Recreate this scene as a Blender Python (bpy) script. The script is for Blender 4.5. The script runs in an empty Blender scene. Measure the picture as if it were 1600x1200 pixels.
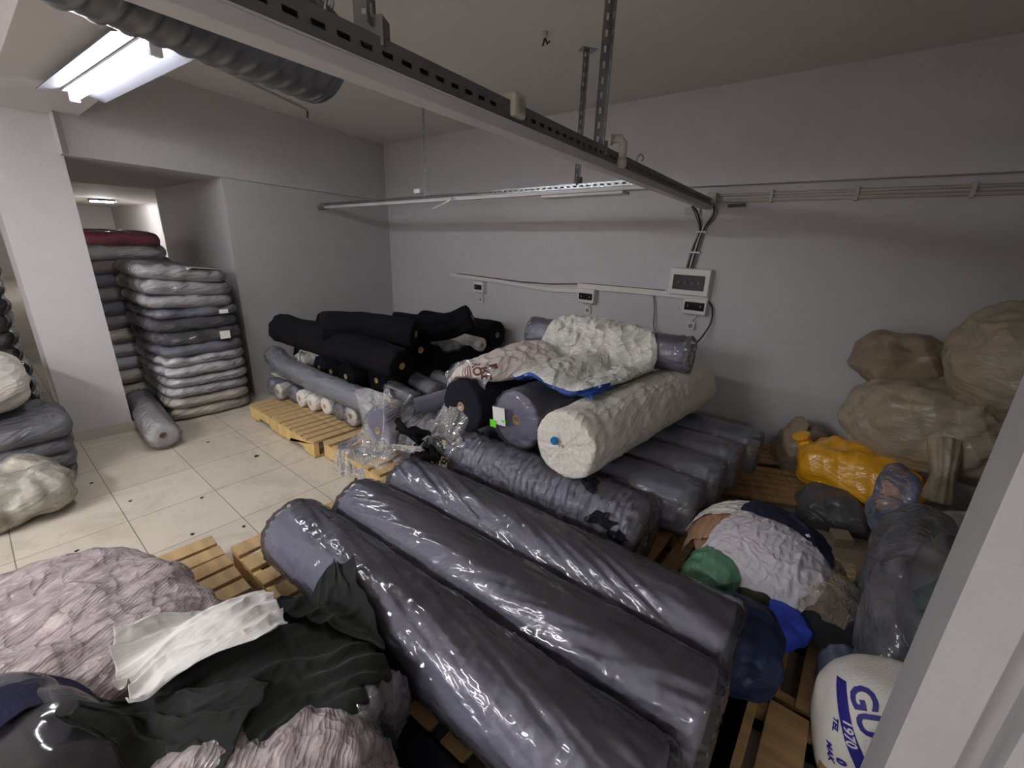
import bpy, bmesh, math, random
import numpy as np
from math import sin, cos, pi, radians, atan2
from mathutils import Vector, Matrix
from mathutils.bvhtree import BVHTree
SC = bpy.context.scene
COL = SC.collection
# ---------------------------------------------------------------- camera
PITCH, ROLL, YAW, H = radians(18.1), radians(2.0), radians(38.6), 1.6
fwd = Vector((-sin(YAW)*cos(PITCH), cos(YAW)*cos(PITCH), -sin(PITCH)))
r0 = fwd.cross(Vector((0, 0, 1))).normalized(); u0 = r0.cross(fwd)
rt = r0*cos(ROLL) + u0*sin(ROLL); up = -r0*sin(ROLL) + u0*cos(ROLL)
cam = bpy.data.objects.new('camera', bpy.data.cameras.new('camera'))
COL.objects.link(cam)
cam.data.sensor_width = 36; cam.data.lens = 680/1600*36; cam.data.clip_start = 0.02
M4 = Matrix((rt, up, -fwd)).transposed().to_4x4(); M4.translation = (0, 0, H)
cam.matrix_world = M4
SC.camera = cam
# ---------------------------------------------------------------- world, exposure
w = bpy.data.worlds.new('world'); SC.world = w; w.use_nodes = True
w.node_tree.nodes['Background'].inputs[0].default_value = (0.6, 0.56, 0.56, 1)
w.node_tree.nodes['Background'].inputs[1].default_value = 0.05
SC.view_settings.view_transform = 'Standard'; SC.view_settings.look = 'None'
SC.view_settings.gamma = 1; SC.view_settings.use_curve_mapping = False
SC.view_settings.exposure = 1.55
LAMP_MAIN, LAMP_NEXT, LAMP_LEFT, LAMP_FILL = 26.0, 300.0, 14.0, 10.0
# ---------------------------------------------------------------- noise
def _hash(ix, iy, iz, s):
    n = (ix*73856093) ^ (iy*19349663) ^ (iz*83492791) ^ (s*2654435)
    n = (n ^ (n >> 13))*1274126177 & 0x7fffffff
    n = (n ^ (n >> 15))*668265263 & 0x7fffffff
    return ((n ^ (n >> 14)) & 0xffff)/65535.0
def vn(P, s=0):
    P = np.asarray(P, float); I = np.floor(P).astype(np.int64); f = P-I; f = f*f*f*(f*(f*6-15)+10)
    r = 0
    for dx in (0, 1):
        for dy in (0, 1):
            for dz in (0, 1):
                wgt = (f[:, 0] if dx else 1-f[:, 0])*(f[:, 1] if dy else 1-f[:, 1])*(f[:, 2] if dz else 1-f[:, 2])
                r = r + wgt*_hash(I[:, 0]+dx, I[:, 1]+dy, I[:, 2]+dz, s)
    return r
def fbm(P, s=0, o=3):
    r = 0; a = 1; t = 0
    for k in range(o):
        r = r + a*(vn(np.asarray(P)*(2**k)+k*17.3, s+k)-.5)*2; t += a; a *= .5
    return r/t
def ridge(P, s=0, o=2):
    r = 0; a = 1; t = 0
    for k in range(o):
        r = r + a*(1-np.abs(vn(np.asarray(P)*(2**k)+k*9.1, s+k)*2-1))**2.2; t += a; a *= .5
    return r/t
# ---------------------------------------------------------------- materials
MATS = {}
def nodes(name):
    m = bpy.data.materials.new(name); m.use_nodes = True
    return m, m.node_tree, m.node_tree.nodes['Principled BSDF']
def srgb(c):
    return tuple(((v/255)/12.92 if v/255 <= .04045 else ((v/255+.055)/1.055)**2.4) for v in c)+(1,)
def coords(nt, scale=(1, 1, 1)):
    tc = nt.nodes.new('ShaderNodeTexCoord'); mp = nt.nodes.new('ShaderNodeMapping')
    mp.inputs['Scale'].default_value = scale; nt.links.new(tc.outputs['Object'], mp.inputs[0]); return mp.outputs[0]
def noise(nt, vec, scale, detail=4, rough=.55, dist=0.):
    n = nt.nodes.new('ShaderNodeTexNoise'); n.inputs['Scale'].default_value = scale
    n.inputs['Detail'].default_value = detail; n.inputs['Roughness'].default_value = rough
    n.inputs['Distortion'].default_value = dist; nt.links.new(vec, n.inputs['Vector']); return n.outputs['Fac']
def ramp(nt, fac, stops):
    r = nt.nodes.new('ShaderNodeValToRGB'); e = r.color_ramp.elements
    while len(e) < len(stops): e.new(.5)
    for k, (p, c) in enumerate(stops): e[k].position = p; e[k].color = c
    nt.links.new(fac, r.inputs[0]); return r.outputs[0]
def bump(nt, h, strength, dist):
    b = nt.nodes.new('ShaderNodeBump'); b.inputs['Strength'].default_value = strength
    b.inputs['Distance'].default_value = dist; nt.links.new(h, b.inputs['Height']); return b.outputs[0]
def mat(name, c, rough=.8, var=.12, vscale=6, bs=0., bscale=60, metal=0., spec=.5, sheen=0., aniso=(1, 1, 1)):
    if name in MATS: return MATS[name]
    m, nt, b = nodes(name); v = coords(nt, aniso); c = srgb(c)
    f = noise(nt, v, vscale)
    d = tuple(x*(1-var) for x in c[:3])+(1,); l = tuple(min(1, x*(1+var)) for x in c[:3])+(1,)
    nt.links.new(ramp(nt, f, [(.3, d), (.7, l)]), b.inputs['Base Color'])
    b.inputs['Roughness'].default_value = rough; b.inputs['Metallic'].default_value = metal
    b.inputs['Specular IOR Level'].default_value = spec
    if sheen: b.inputs['Sheen Weight'].default_value = sheen
    if bs: nt.links.new(bump(nt, noise(nt, v, bscale), bs, .01), b.inputs['Normal'])
    MATS[name] = m; return m
def wrinkle(nt, v, scale):
    """height of crossing creases as in creased film"""
    tot = None
    for k, (rot, sc, dist, w_) in enumerate((((.3, .5, .2), .55, 5., .5), ((1.2, .3, 1.7), .8, 6., .35), ((.6, 1.4, .9), 1.5, 7., .2), ((2.1, .7, 2.6), 3.1, 6., .10))):
        mp = nt.nodes.new('ShaderNodeMapping'); mp.inputs['Rotation'].default_value = rot; mp.inputs['Location'].default_value = (k*3.1, k*1.7, 0); nt.links.new(v, mp.inputs[0])
        wv = nt.nodes.new('ShaderNodeTexWave'); wv.wave_profile = 'TRI'; wv.inputs['Scale'].default_value = scale*sc*.35; wv.inputs['Distortion'].default_value = dist
        wv.inputs['Detail'].default_value = 1.5; wv.inputs['Detail Scale'].default_value = .8; wv.inputs['Detail Roughness'].default_value = .4; nt.links.new(mp.outputs[0], wv.inputs[0])
        pw = nt.nodes.new('ShaderNodeMath'); pw.operation = 'POWER'; nt.links.new(wv.outputs['Fac'], pw.inputs[0]); pw.inputs[1].default_value = 2.2
        q = nt.nodes.new('ShaderNodeMath'); q.operation = 'MULTIPLY_ADD'; nt.links.new(pw.outputs[0], q.inputs[0]); q.inputs[1].default_value = w_
        if tot is not None: nt.links.new(tot, q.inputs[2])
        else: q.inputs[2].default_value = 0
        tot = q.outputs[0]
    return tot
def film(name, tint=(235, 235, 242), milk=.1, rough=.14, scale=14, strength=.6, aniso=(1, 1, 1), ior=1.6, clear=.985):
    """clear plastic film: transparent body, sharp reflections, a little milkiness"""
    if name in MATS: return MATS[name]
    m, nt, b = nodes(name); nt.nodes.remove(b); out = nt.nodes['Material Output']; v = coords(nt, aniso)
    n1 = noise(nt, v, scale*.5, 3, .55, .8)
    nb = bump(nt, wrinkle(nt, v, scale), strength, .02)
    t = nt.nodes.new('ShaderNodeBsdfTransparent'); t.inputs[0].default_value = (clear, clear, clear, 1)
    g = nt.nodes.new('ShaderNodeBsdfGlossy'); g.inputs['Roughness'].default_value = rough; nt.links.new(nb, g.inputs['Normal'])
    fr = nt.nodes.new('ShaderNodeFresnel'); fr.inputs[0].default_value = ior; nt.links.new(nb, fr.inputs['Normal'])
    m1 = nt.nodes.new('ShaderNodeMixShader'); nt.links.new(fr.outputs[0], m1.inputs[0]); nt.links.new(t.outputs[0], m1.inputs[1]); nt.links.new(g.outputs[0], m1.inputs[2])
    d = nt.nodes.new('ShaderNodeBsdfDiffuse'); d.inputs[0].default_value = srgb(tint); nt.links.new(nb, d.inputs['Normal'])
    m2 = nt.nodes.new('ShaderNodeMixShader'); m2.inputs[0].default_value = milk
    if milk > .02:
        mr = nt.nodes.new('ShaderNodeMapRange'); mr.inputs[1].default_value = .35; mr.inputs[2].default_value = .75
        mr.inputs[3].default_value = milk*.6; mr.inputs[4].default_value = min(1, milk*1.5)
        nt.links.new(n1, mr.inputs[0]); nt.links.new(mr.outputs[0], m2.inputs[0])
    nt.links.new(m1.outputs[0], m2.inputs[1]); nt.links.new(d.outputs[0], m2.inputs[2]); nt.links.new(m2.outputs[0], out.inputs[0])
    MATS[name] = m; return m
def glossy_bag(name, c, rough=.55, coat=1., crough=.14, scale=12, strength=.5, var=.15, aniso=(1, 1, 1)):
    """coloured stuff seen through tight clear film: the film is the coat"""
    if name in MATS: return MATS[name]
    m = mat(name, c, rough, var, 5, .2, 80); nt = m.node_tree; b = nt.nodes['Principled BSDF']; v = coords(nt, aniso)
    b.inputs['Coat Weight'].default_value = coat; b.inputs['Coat Roughness'].default_value = crough
    wn = bump(nt, wrinkle(nt, v, scale), strength, .02); nt.links.new(wn, b.inputs['Coat Normal']); nt.links.new(wn, b.inputs['Normal']); return m
def creased(m, scale=24, strength=.6, aniso=(1, 1, 1)):
    nt = m.node_tree; nt.links.new(bump(nt, wrinkle(nt, coords(nt, aniso), scale), strength, .02), nt.nodes['Principled BSDF'].inputs['Normal']); return m
def emis(name, c, s):
    m, nt, b = nodes(name); b.inputs['Base Color'].default_value = (.8, .8, .8, 1)
    b.inputs['Emission Color'].default_value = c+(1,); b.inputs['Emission Strength'].default_value = s; return m
# ---------------------------------------------------------------- object helpers
def mesh_obj(name, V, F, m, parent=None, smooth=True, loc=(0, 0, 0), rot=(0, 0, 0), mats=None, midx=None):
    me = bpy.data.meshes.new(name); me.from_pydata([tuple(map(float, v)) for v in V], [], [tuple(map(int, f)) for f in F])
    if smooth: me.polygons.foreach_set('use_smooth', [True]*len(me.polygons))
    if mats:
        for k in mats: me.materials.append(k)
        me.polygons.foreach_set('material_index', list(map(int, midx)))
    else: me.materials.append(m)
    me.update(); o = bpy.data.objects.new(name, me); COL.objects.link(o)
    o.location = loc; o.rotation_euler = rot
    if parent: o.parent = parent
    return o
def empty(name, loc, rot=(0, 0, 0)):
    o = bpy.data.objects.new(name, None); COL.objects.link(o); o.location = loc; o.rotation_euler = rot; o.empty_display_size = .05
    return o
def tag(o, label, cat, group=None, kind=None):
    o['label'] = label; o['category'] = cat
    if group: o['group'] = group
    if kind: o['kind'] = kind
    return o
def struct(o): o['kind'] = 'structure'; return o
def copy_tree(o, parent=None):
    c = o.copy(); COL.objects.link(c)
    if parent: c.parent = parent
    for ch in list(o.children): copy_tree(ch, c)
    return c
class MB:
    def __init__(s): s.V = []; s.F = []; s.I = []
    def add(s, V, F, i=0):
        n = len(s.V); s.V += [tuple(v) for v in V]; s.F += [tuple(n+k for k in f) for f in F]; s.I += [i]*len(F); return s
    def box(s, x0, x1, y0, y1, z0, z1, i=0, R=None):
        V = [(x, y, z) for x in (x0, x1) for y in (y0, y1) for z in (z0, z1)]
        if R: V = [tuple(R @ Vector(v)) for v in V]
        return s.add(V, [(0, 1, 3, 2), (4, 6, 7, 5), (0, 4, 5, 1), (2, 3, 7, 6), (0, 2, 6, 4), (1, 5, 7, 3)], i)
    def prism(s, poly, z0, z1, i=0):
        n = len(poly); a = sum(poly[k][0]*poly[(k+1) % n][1]-poly[(k+1) % n][0]*poly[k][1] for k in range(n))
        if a < 0: poly = poly[::-1]
        V = [(x, y, z0) for x, y in poly]+[(x, y, z1) for x, y in poly]
        F = [tuple(range(n))[::-1], tuple(range(n, 2*n))]+[(k, (k+1) % n, n+(k+1) % n, n+k) for k in range(n)]
        return s.add(V, F, i)
    def tube(s, path, r, seg=12, i=0, cap=True):
        P = [Vector(p) for p in path]; n = len(P); rr = r if hasattr(r, '__len__') else [r]*n
        T = [(P[min(k+1, n-1)]-P[max(k-1, 0)]).normalized() for k in range(n)]
        N = T[0].orthogonal().normalized(); V = []
        for k in range(n):
            N = (N-T[k]*N.dot(T[k])).normalized(); Bn = T[k].cross(N)
            for j in range(seg):
                a = 2*pi*j/seg; V.append(tuple(P[k]+(N*cos(a)+Bn*sin(a))*rr[k]))
        F = [(k*seg+j, k*seg+(j+1) % seg, (k+1)*seg+(j+1) % seg, (k+1)*seg+j) for k in range(n-1) for j in range(seg)]
        if cap: F += [tuple(range(seg))[::-1], tuple(range((n-1)*seg, n*seg))]
        return s.add(V, F, i)
    def build(s, name, m, parent=None, smooth=False, loc=(0, 0, 0), rot=(0, 0, 0), bevel=0, mats=None):
        o = mesh_obj(name, s.V, s.F, m, parent, smooth, loc, rot, mats, s.I if mats else None)
        if bevel:
            b = o.modifiers.new('bevel', 'BEVEL'); b.width = bevel; b.segments = 2; b.limit_method = 'ANGLE'
        return o
def autosmooth(o):
    o.data.polygons.foreach_set('use_smooth', [True]*len(o.data.polygons))
    e = o.modifiers.new('es', 'EDGE_SPLIT'); e.split_angle = radians(40); return o
def subsurf(o, n=1):
    s = o.modifiers.new('sub', 'SUBSURF'); s.levels = n; s.render_levels = n; return o
# ---------------------------------------------------------------- soft-body relaxer (cloth, film, filled bags)
def topology(n, quads):
    Q = np.array(quads); E = set(); D = []
    nb = [set() for _ in range(n)]; sq = [set() for _ in range(n)]
    for q in quads:
        for k in range(4):
            a, b = q[k], q[(k+1) % 4]; E.add((min(a, b), max(a, b))); nb[a].add(b); nb[b].add(a)
            sq[q[k]].update(q)
        D += [(q[0], q[2]), (q[1], q[3])]
    Bd = set()
    for v in range(n):
        l = list(nb[v])
        for i in range(len(l)):
            for j in range(i+1, len(l)):
                if l[j] not in sq[l[i]] or (len(l) == 4 and l[j] not in (sq[l[i]] & nb[l[i]]) and not (sq[l[i]] & sq[l[j]] - {v} - nb[v])):
                    Bd.add((min(l[i], l[j]), max(l[i], l[j])))
    def colour(L):
        used = [set() for _ in range(n)]; out = []
        for a, b in L:
            c = 0; ua, ub = used[a], used[b]
            while c in ua or c in ub: c += 1
            ua.add(c); ub.add(c)
            while len(out) <= c: out.append([])
            out[c].append((a, b))
        return [np.array(o) for o in out if o]
    return Q, colour(sorted(E)), colour(D), colour(sorted(Bd))
def relax(V, quads, k=1.1, steps=60, iters=4, g=-.0006, vol=None, press=.02, coll=None, bend=.08, damp=.9, kxy=None, fric=.6, topo=None, pin=None):
    X = np.array(V, float); X00 = X.copy(); n = len(X); Q, ce, cd, cb = topo or topology(n, quads); P = X.copy()
    def rest(C, X0):
        d = (X0[C[:, 0]]-X0[C[:, 1]])*(kxy if kxy is not None else 1); return np.linalg.norm(d, axis=1)*k
    S = [(C, rest(C, X), 1.) for C in ce]+[(C, rest(C, X), .35) for C in cd]+[(C, rest(C, X), bend) for C in cb]
    def vnorm():
        nrm = np.cross(X[Q[:, 2]]-X[Q[:, 0]], X[Q[:, 3]]-X[Q[:, 1]]); N = np.zeros_like(X)
        for c in range(3):
            for j in range(4): N[:, c] += np.bincount(Q[:, j], nrm[:, c], n)
        return N, nrm
    def volume(nrm): return np.sum(nrm*X[Q].mean(1))/6
    V0 = None
    if vol: N, nrm = vnorm(); V0 = volume(nrm)*vol
    for s in range(steps):
        A = np.zeros_like(X); A[:, 2] = g
        if vol:
            N, nrm = vnorm(); vv = volume(nrm); pr = np.clip(press*(V0/max(vv, 1e-9)-1)*20, -press, press)
            A += pr*N/(np.linalg.norm(N, axis=1)[:, None]+1e-12)
        Xn = X+(X-P)*damp+A; P = X; X = Xn
        for it in range(iters):
            for C, L, st in S:
                a, b = C[:, 0], C[:, 1]; d = X[b]-X[a]; l = np.sqrt((d*d).sum(1))+1e-12
                if st == bend:
                    cr = st*np.minimum(0, (l-L))/l*.5
                else: cr = st*(l-L)/l*.5
                d *= cr[:, None]; X[a] += d; X[b] -= d
            if coll is not None:
                X, hit = coll(X)
                P[hit, :2] = P[hit, :2]*(1-fric)+X[hit, :2]*fric; P[hit, 2] = X[hit, 2]
            if pin is not None: X[pin, :2] = X00[pin, :2]
    return X
def smooth_hf(hf, x0, x1, y0, y1, n=90, blur=4):
    xs = np.linspace(x0, x1, n); ys = np.linspace(y0, y1, n); A, B = np.meshgrid(xs, ys, indexing='ij'); Z = hf(A.ravel(), B.ravel()).reshape(n, n)
    for _ in range(blur):
        P = np.pad(Z, 1, mode='edge'); M_ = np.max([P[1:-1, 1:-1], P[2:, 1:-1], P[:-2, 1:-1], P[1:-1, 2:], P[1:-1, :-2]], axis=0); Z = .5*Z+.5*M_
    for _ in range(blur*3):
        P = np.pad(Z, 1, mode='edge'); Z = .2*(P[1:-1, 1:-1]+P[2:, 1:-1]+P[:-2, 1:-1]+P[1:-1, 2:]+P[1:-1, :-2])
    def f(x, y):
        u = np.clip((np.asarray(x)-x0)/(x1-x0)*(n-1), 0, n-1.001); v = np.clip((np.asarray(y)-y0)/(y1-y0)*(n-1), 0, n-1.001); i = u.astype(int); j = v.astype(int); a = u-i; b = v-j
        return Z[i, j]*(1-a)*(1-b)+Z[i+1, j]*a*(1-b)+Z[i, j+1]*(1-a)*b+Z[i+1, j+1]*a*b
    return f
def grid_quads(nx, ny): return [(i*ny+j, (i+1)*ny+j, (i+1)*ny+j+1, i*ny+j+1) for i in range(nx-1) for j in range(ny-1)]
def hcoll(hf, eps=.006):
    def c(X):
        h = hf(X[:, 0], X[:, 1])+eps; hit = X[:, 2] < h; X[hit, 2] = h[hit]; return X, hit
    return c
def ell(x, y, cx, cy, rx, ry, top, base=0., rot=0., p=2.2):
    c, s = cos(rot), sin(rot); u = ((x-cx)*c+(y-cy)*s)/rx; v = (-(x-cx)*s+(y-cy)*c)/ry
    q = np.clip(1-(np.abs(u)**p+np.abs(v)**p), 0, 1); return base+(top-base)*np.sqrt(q)
def sheet(name, outline, m, hf, parent=None, nx=60, ny=60, k=1.15, kxy=None, steps=90, drop=.03, amp=.02, seed=0, thick=.004, bend=.05, folds=None, g=-.0012, edge=.02, sub=1, loc=None, iters=5, freq=9, smooth=1):
    """outline: 4 corner points (or more, as quad patch corners) -> draped cloth with buckled folds"""
    c = [np.array(p, float) for p in outline]; a, b = np.meshgrid(np.linspace(0, 1, nx), np.linspace(0, 1, ny), indexing='ij')
    a = a.ravel()[:, None]; b = b.ravel()[:, None]
    P = c[0]*(1-a)*(1-b)+c[1]*a*(1-b)+c[2]*a*b+c[3]*(1-a)*b
    # ragged edge
    e = fbm(np.c_[a[:, 0]*4, b[:, 0]*4, np.full(len(a), seed*3.1)], seed, 2); e2 = fbm(np.c_[a[:, 0]*4, b[:, 0]*4, np.full(len(a), seed*5.1+9)], seed+5, 2)
    P = P+np.c_[e, e2]*edge
    z = hf(P[:, 0], P[:, 1])+drop+amp*fbm(np.c_[P*freq, np.full(len(P), seed)], seed, 3)
    if folds:
        fn, fa, ax = folds; q = (b if ax else a)[:, 0]; o_ = (a if ax else b)[:, 0]
        wv = q*fn+.9*fbm(np.c_[o_*1.6, q*2.2, np.full(len(q), seed*1.7)], seed+30, 2)*1.2
        amp_ = fa*(.45+.55*np.clip(.5+1.3*fbm(np.c_[o_*2, q*3, np.full(len(q), seed*2.7)], seed+40, 1), 0, 1))
        z = z+amp_*(1-np.abs(np.sin(wv*pi))*1.3)*1.2+fa
    X = relax(np.c_[P, z], grid_quads(nx, ny), k=k, kxy=kxy, steps=steps, iters=iters, g=g, coll=hcoll(hf), bend=bend, pin=np.array([i*ny+j for i in range(nx) for j in range(ny) if i in (0, nx-1) or j in (0, ny-1) or (folds and (i*j) % 5 == 0)]) if folds else None)
    for _ in range(smooth):
        G = X.reshape(nx, ny, 3); Gs = G.copy(); Gs[1:-1, 1:-1] = .5*G[1:-1, 1:-1]+.125*(G[2:, 1:-1]+G[:-2, 1:-1]+G[1:-1, 2:]+G[1:-1, :-2]); X = Gs.reshape(-1, 3)
    base = np.array([X[:, 0].mean(), X[:, 1].mean(), X[:, 2].min()])
    o = mesh_obj(name, X-base, grid_quads(nx, ny), m, parent, loc=base)
    if thick: s = o.modifiers.new('th', 'SOLIDIFY'); s.thickness = thick; s.offset = 1
    if sub: subsurf(o, sub)
    return o
def box_quads(nx, ny, nz):
    """quad surface of an nx*ny*nz box; returns unit-cube coordinates and quads"""
    idx = {}; V = []; Q = []
    def g(i, j, k):
        t = (i, j, k)
        if t not in idx: idx[t] = len(V); V.append((i/nx*2-1, j/ny*2-1, k/nz*2-1))
        return idx[t]
    for i in range(nx):
        for j in range(ny):
            Q.append((g(i, j, 0), g(i, j+1, 0), g(i+1, j+1, 0), g(i+1, j, 0))); Q.append((g(i, j, nz), g(i+1, j, nz), g(i+1, j+1, nz), g(i, j+1, nz)))
    for i in range(nx):
        for k in range(nz):
            Q.append((g(i, 0, k), g(i+1, 0, k), g(i+1, 0, k+1), g(i, 0, k+1))); Q.append((g(i, ny, k), g(i, ny, k+1), g(i+1, ny, k+1), g(i+1, ny, k)))
    for j in range(ny):
        for k in range(nz):
            Q.append((g(0, j, k), g(0, j, k+1), g(0, j+1, k+1), g(0, j+1, k))); Q.append((g(nx, j, k), g(nx, j+1, k), g(nx, j+1, k+1), g(nx, j, k+1)))
    return np.array(V), Q
TOPO = {}
def puff(L, W, Hh, res=.03, p=5., k=1.08, vol=1.0, seed=0, steps=50, amp=.006, bend=.05, press=.004, hf=None, g=-.0004, pz=2.6, smin=.5, lowest=-9., ca=.014, cf=6.):
    """closed filled bag/bale of size L,W,Hh, resting on z=0; returns verts, quads"""
    nx, ny, nz = [max(3, int(round(d/res))) for d in (L, W, Hh)]
    U, Q = box_quads(nx, ny, nz)
    key = (nx, ny, nz)
    # cube -> superellipsoid
    hL = np.array([L/2, W/2, Hh/2])
    r = (np.abs(U[:, 0])**p+np.abs(U[:, 1])**p+np.abs(U[:, 2])**pz)**(1/p); m = np.abs(U).max(1)
    X = U*(m/np.maximum(r, 1e-9))[:, None]*hL*.985; X[:, 2] += Hh/2
    X += (X-X.mean(0))/np.linalg.norm(X-X.mean(0), axis=1)[:, None]*(amp*fbm(X*9+seed*7.7, seed, 2))[:, None]
    if hf: X[:, 2] += np.maximum(hf(X[:, 0], X[:, 1]), lowest)
    def coll(Y):
        f = np.maximum(hf(Y[:, 0], Y[:, 1]), lowest) if hf else np.zeros(len(Y))
        q = Y.copy(); q[:, 2] -= f+Hh/2; q /= hL
        s = (np.abs(q[:, 0])**p+np.abs(q[:, 1])**p+np.abs(q[:, 2])**pz)**(1/p)
        sc = np.where(s > 1.12, 1.12/s, np.where(s < smin, smin/np.maximum(s, .2), 1)); q *= (sc[:, None])*hL; Y = q; Y[:, 2] += f+Hh/2
        hit = Y[:, 2] < f; Y[hit, 2] = f[hit]; return Y, hit
    X = crease(X, Q, ca, cf, seed, fine=.3)
    return coll(X)[0], Q
def vnormals(X, Q):
    Q = np.array(Q); nrm = np.cross(X[Q[:, 2]]-X[Q[:, 0]], X[Q[:, 3]]-X[Q[:, 1]]); N = np.zeros_like(X)
    for c in range(3):
        for j in range(4): N[:, c] += np.bincount(Q[:, j], nrm[:, c], len(X))
    return N/(np.linalg.norm(N, axis=1)[:, None]+1e-12)
def crease(X, Q, amp=.012, freq=7., seed=0, aniso=(1, 1, 1), fine=.4):
    """sharp ridges between soft hollows, as in crumpled film or cloth"""
    N = vnormals(X, Q); P = X*np.array(aniso)*freq+seed*6.1
    Wp = np.c_[fbm(P*.6, seed+1, 2), fbm(P*.6+5, seed+2, 2), fbm(P*.6+9, seed+3, 2)]*1.1
    rg = np.random.RandomState(seed*7+3); r = 0
    for j in range(9):
        d = rg.normal(size=3); d /= np.linalg.norm(d); f = (.5+.35*j)*(1 if j < 6 else fine*2)
        ph = (P*f/1.6) @ d+Wp[:, j % 3]*.55+rg.uniform(0, 9); t = np.abs((ph % 1)*2-1)
        mask = np.clip(.5+1.6*fbm(P*.45+j*3.3, seed+20+j, 1), 0, 1)
        r = r+(t**1.4-.4)*mask/(.7+.45*j)
    keep = 1-.8*np.clip(-N[:, 2], 0, 1)
    return X+N*(amp*r*keep)[:, None]
# ---------------------------------------------------------------- fabric rolls
def catmull(P, n):
    P = np.array(P, float)
    if len(P) == 2: return P[0]+(P[1]-P[0])*np.linspace(0, 1, n)[:, None]
    A = np.vstack([2*P[0]-P[1], P, 2*P[-1]-P[-2]]); out = []; m = len(P)-1
    for t in np.linspace(0, m-1e-6, n):
        i = int(t); f = t-i; a, b, c, d = A[i:i+4]
        out.append(.5*((2*b)+(-a+c)*f+(2*a-5*b+4*c-d)*f*f+(-a+3*b-3*c+d)*f**3))
    return np.array(out)
def roll_geo(path, r, nt=48, nx=70, amp=.003, seed=0, flat=.12, core=.028, over=0., rnd=.02, wr=0., streak=0., helix=2., gather=0., ruffle=0., oval=1., hollow=True, pucker=0.):
    """closed roll surface along a path. flat: how much the underside flattens; gather/ruffle: film ends"""
    C = catmull(path, nx); T = np.gradient(C, axis=0); T /= np.linalg.norm(T, axis=1)[:, None]
    S = np.cross(T, [0, 0, 1.]); S /= np.linalg.norm(S, axis=1)[:, None]; U = np.cross(S, T)
    seg = np.r_[0, np.cumsum(np.linalg.norm(np.diff(C, axis=0), axis=1))]; Ltot = seg[-1]
    rings = []
    def ring(c, t, s, u, rad, xs, endk, pk=0.):
        th = np.linspace(0, 2*pi, nt, endpoint=False); cx, sy = np.cos(th), np.sin(th)
        q = np.c_[cx*3, sy*3, np.full(nt, xs*4)]
        dr = amp*fbm(q+seed*11.3, seed, 3)*2
        if wr: dr = dr+wr*(ridge(np.c_[cx*1.5, sy*1.5, np.full(nt, xs*22)]+seed*3.7+.25*fbm(q, seed+3, 2)[:, None], seed+2)-.35)
        if streak: dr = dr+streak*(ridge(np.c_[(np.cos(th+helix*xs))*5, (np.sin(th+helix*xs))*5, np.full(nt, xs*1.6)]+seed*5.1, seed+8)-.3)
        if endk: dr = dr+ruffle*endk*(np.sin(th*17+seed)*.5+fbm(np.c_[cx*9, sy*9, np.full(nt, xs*30)], seed+4, 2))
        R = rad+dr*min(1, rad/r*1.2); y = cx*R*oval; z = sy*R
        lim = -r*(1-flat); z = np.where(z < lim, lim+(z-lim)*.15, z)
        o = c+s*y[:, None]+u*z[:, None]
        if pk: o = o+t*(pk*(np.abs(np.sin(th*11+1.5*fbm(np.c_[cx*2, sy*2, np.full(nt, seed*1.3)], seed+9, 2)*3))-.5+.5*fbm(np.c_[cx*5, sy*5, np.full(nt, rad*30)], seed+12, 2)))[:, None]
        return o
    prof0 = [(0.0, core/r)] if hollow else [(0, .02)]
    capn = 8
    caps = [(-over-.004*math.sin(f*pi), core/r+(1-rnd/r-core/r)*f) for f in np.linspace(0, 1, capn)]
    edge = [(-over+rnd*(1-cos(a)), 1-rnd/r*(1-sin(a))) for a in np.linspace(.2, pi/2, 4)]
    for d, rs in caps+edge:
        ek = max(0, 1-abs(d)/.05)*(1 if rs > .5 else .3)
        if gather: d = d-gather*(1-rs)
        rings.append(ring(C[0]+T[0]*d, T[0], S[0], U[0], r*rs, d, ek, pucker*sin(pi*min(1, rs*.93))))
    for i in range(nx):
        if seg[i] < max(0, rnd-over)+.005 or seg[i] > Ltot-max(0, rnd-over)-.005: continue
        ek = max(0, 1-min(seg[i], Ltot-seg[i])/.08)
        rings.append(ring(C[i], T[i], S[i], U[i], r, seg[i], ek*.6))
    for d, rs in (caps+edge)[::-1]:
        ek = max(0, 1-abs(d)/.05)*(1 if rs > .5 else .3)
        if gather: d = d-gather*(1-rs)
        rings.append(ring(C[-1]-T[-1]*d, T[-1], S[-1], U[-1], r*rs, Ltot-d, ek, pucker*sin(pi*min(1, rs*.93))))
    V = np.vstack(rings); n = len(rings)
    F = [(i*nt+j, (i+1)*nt+j, (i+1)*nt+(j+1) % nt, i*nt+(j+1) % nt) for i in range(n-1) for j in range(nt)]
    if not hollow or over: F += [tuple(range(nt)), tuple(range((n-1)*nt, n*nt))[::-1]]
    return V, F, C, T
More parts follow.
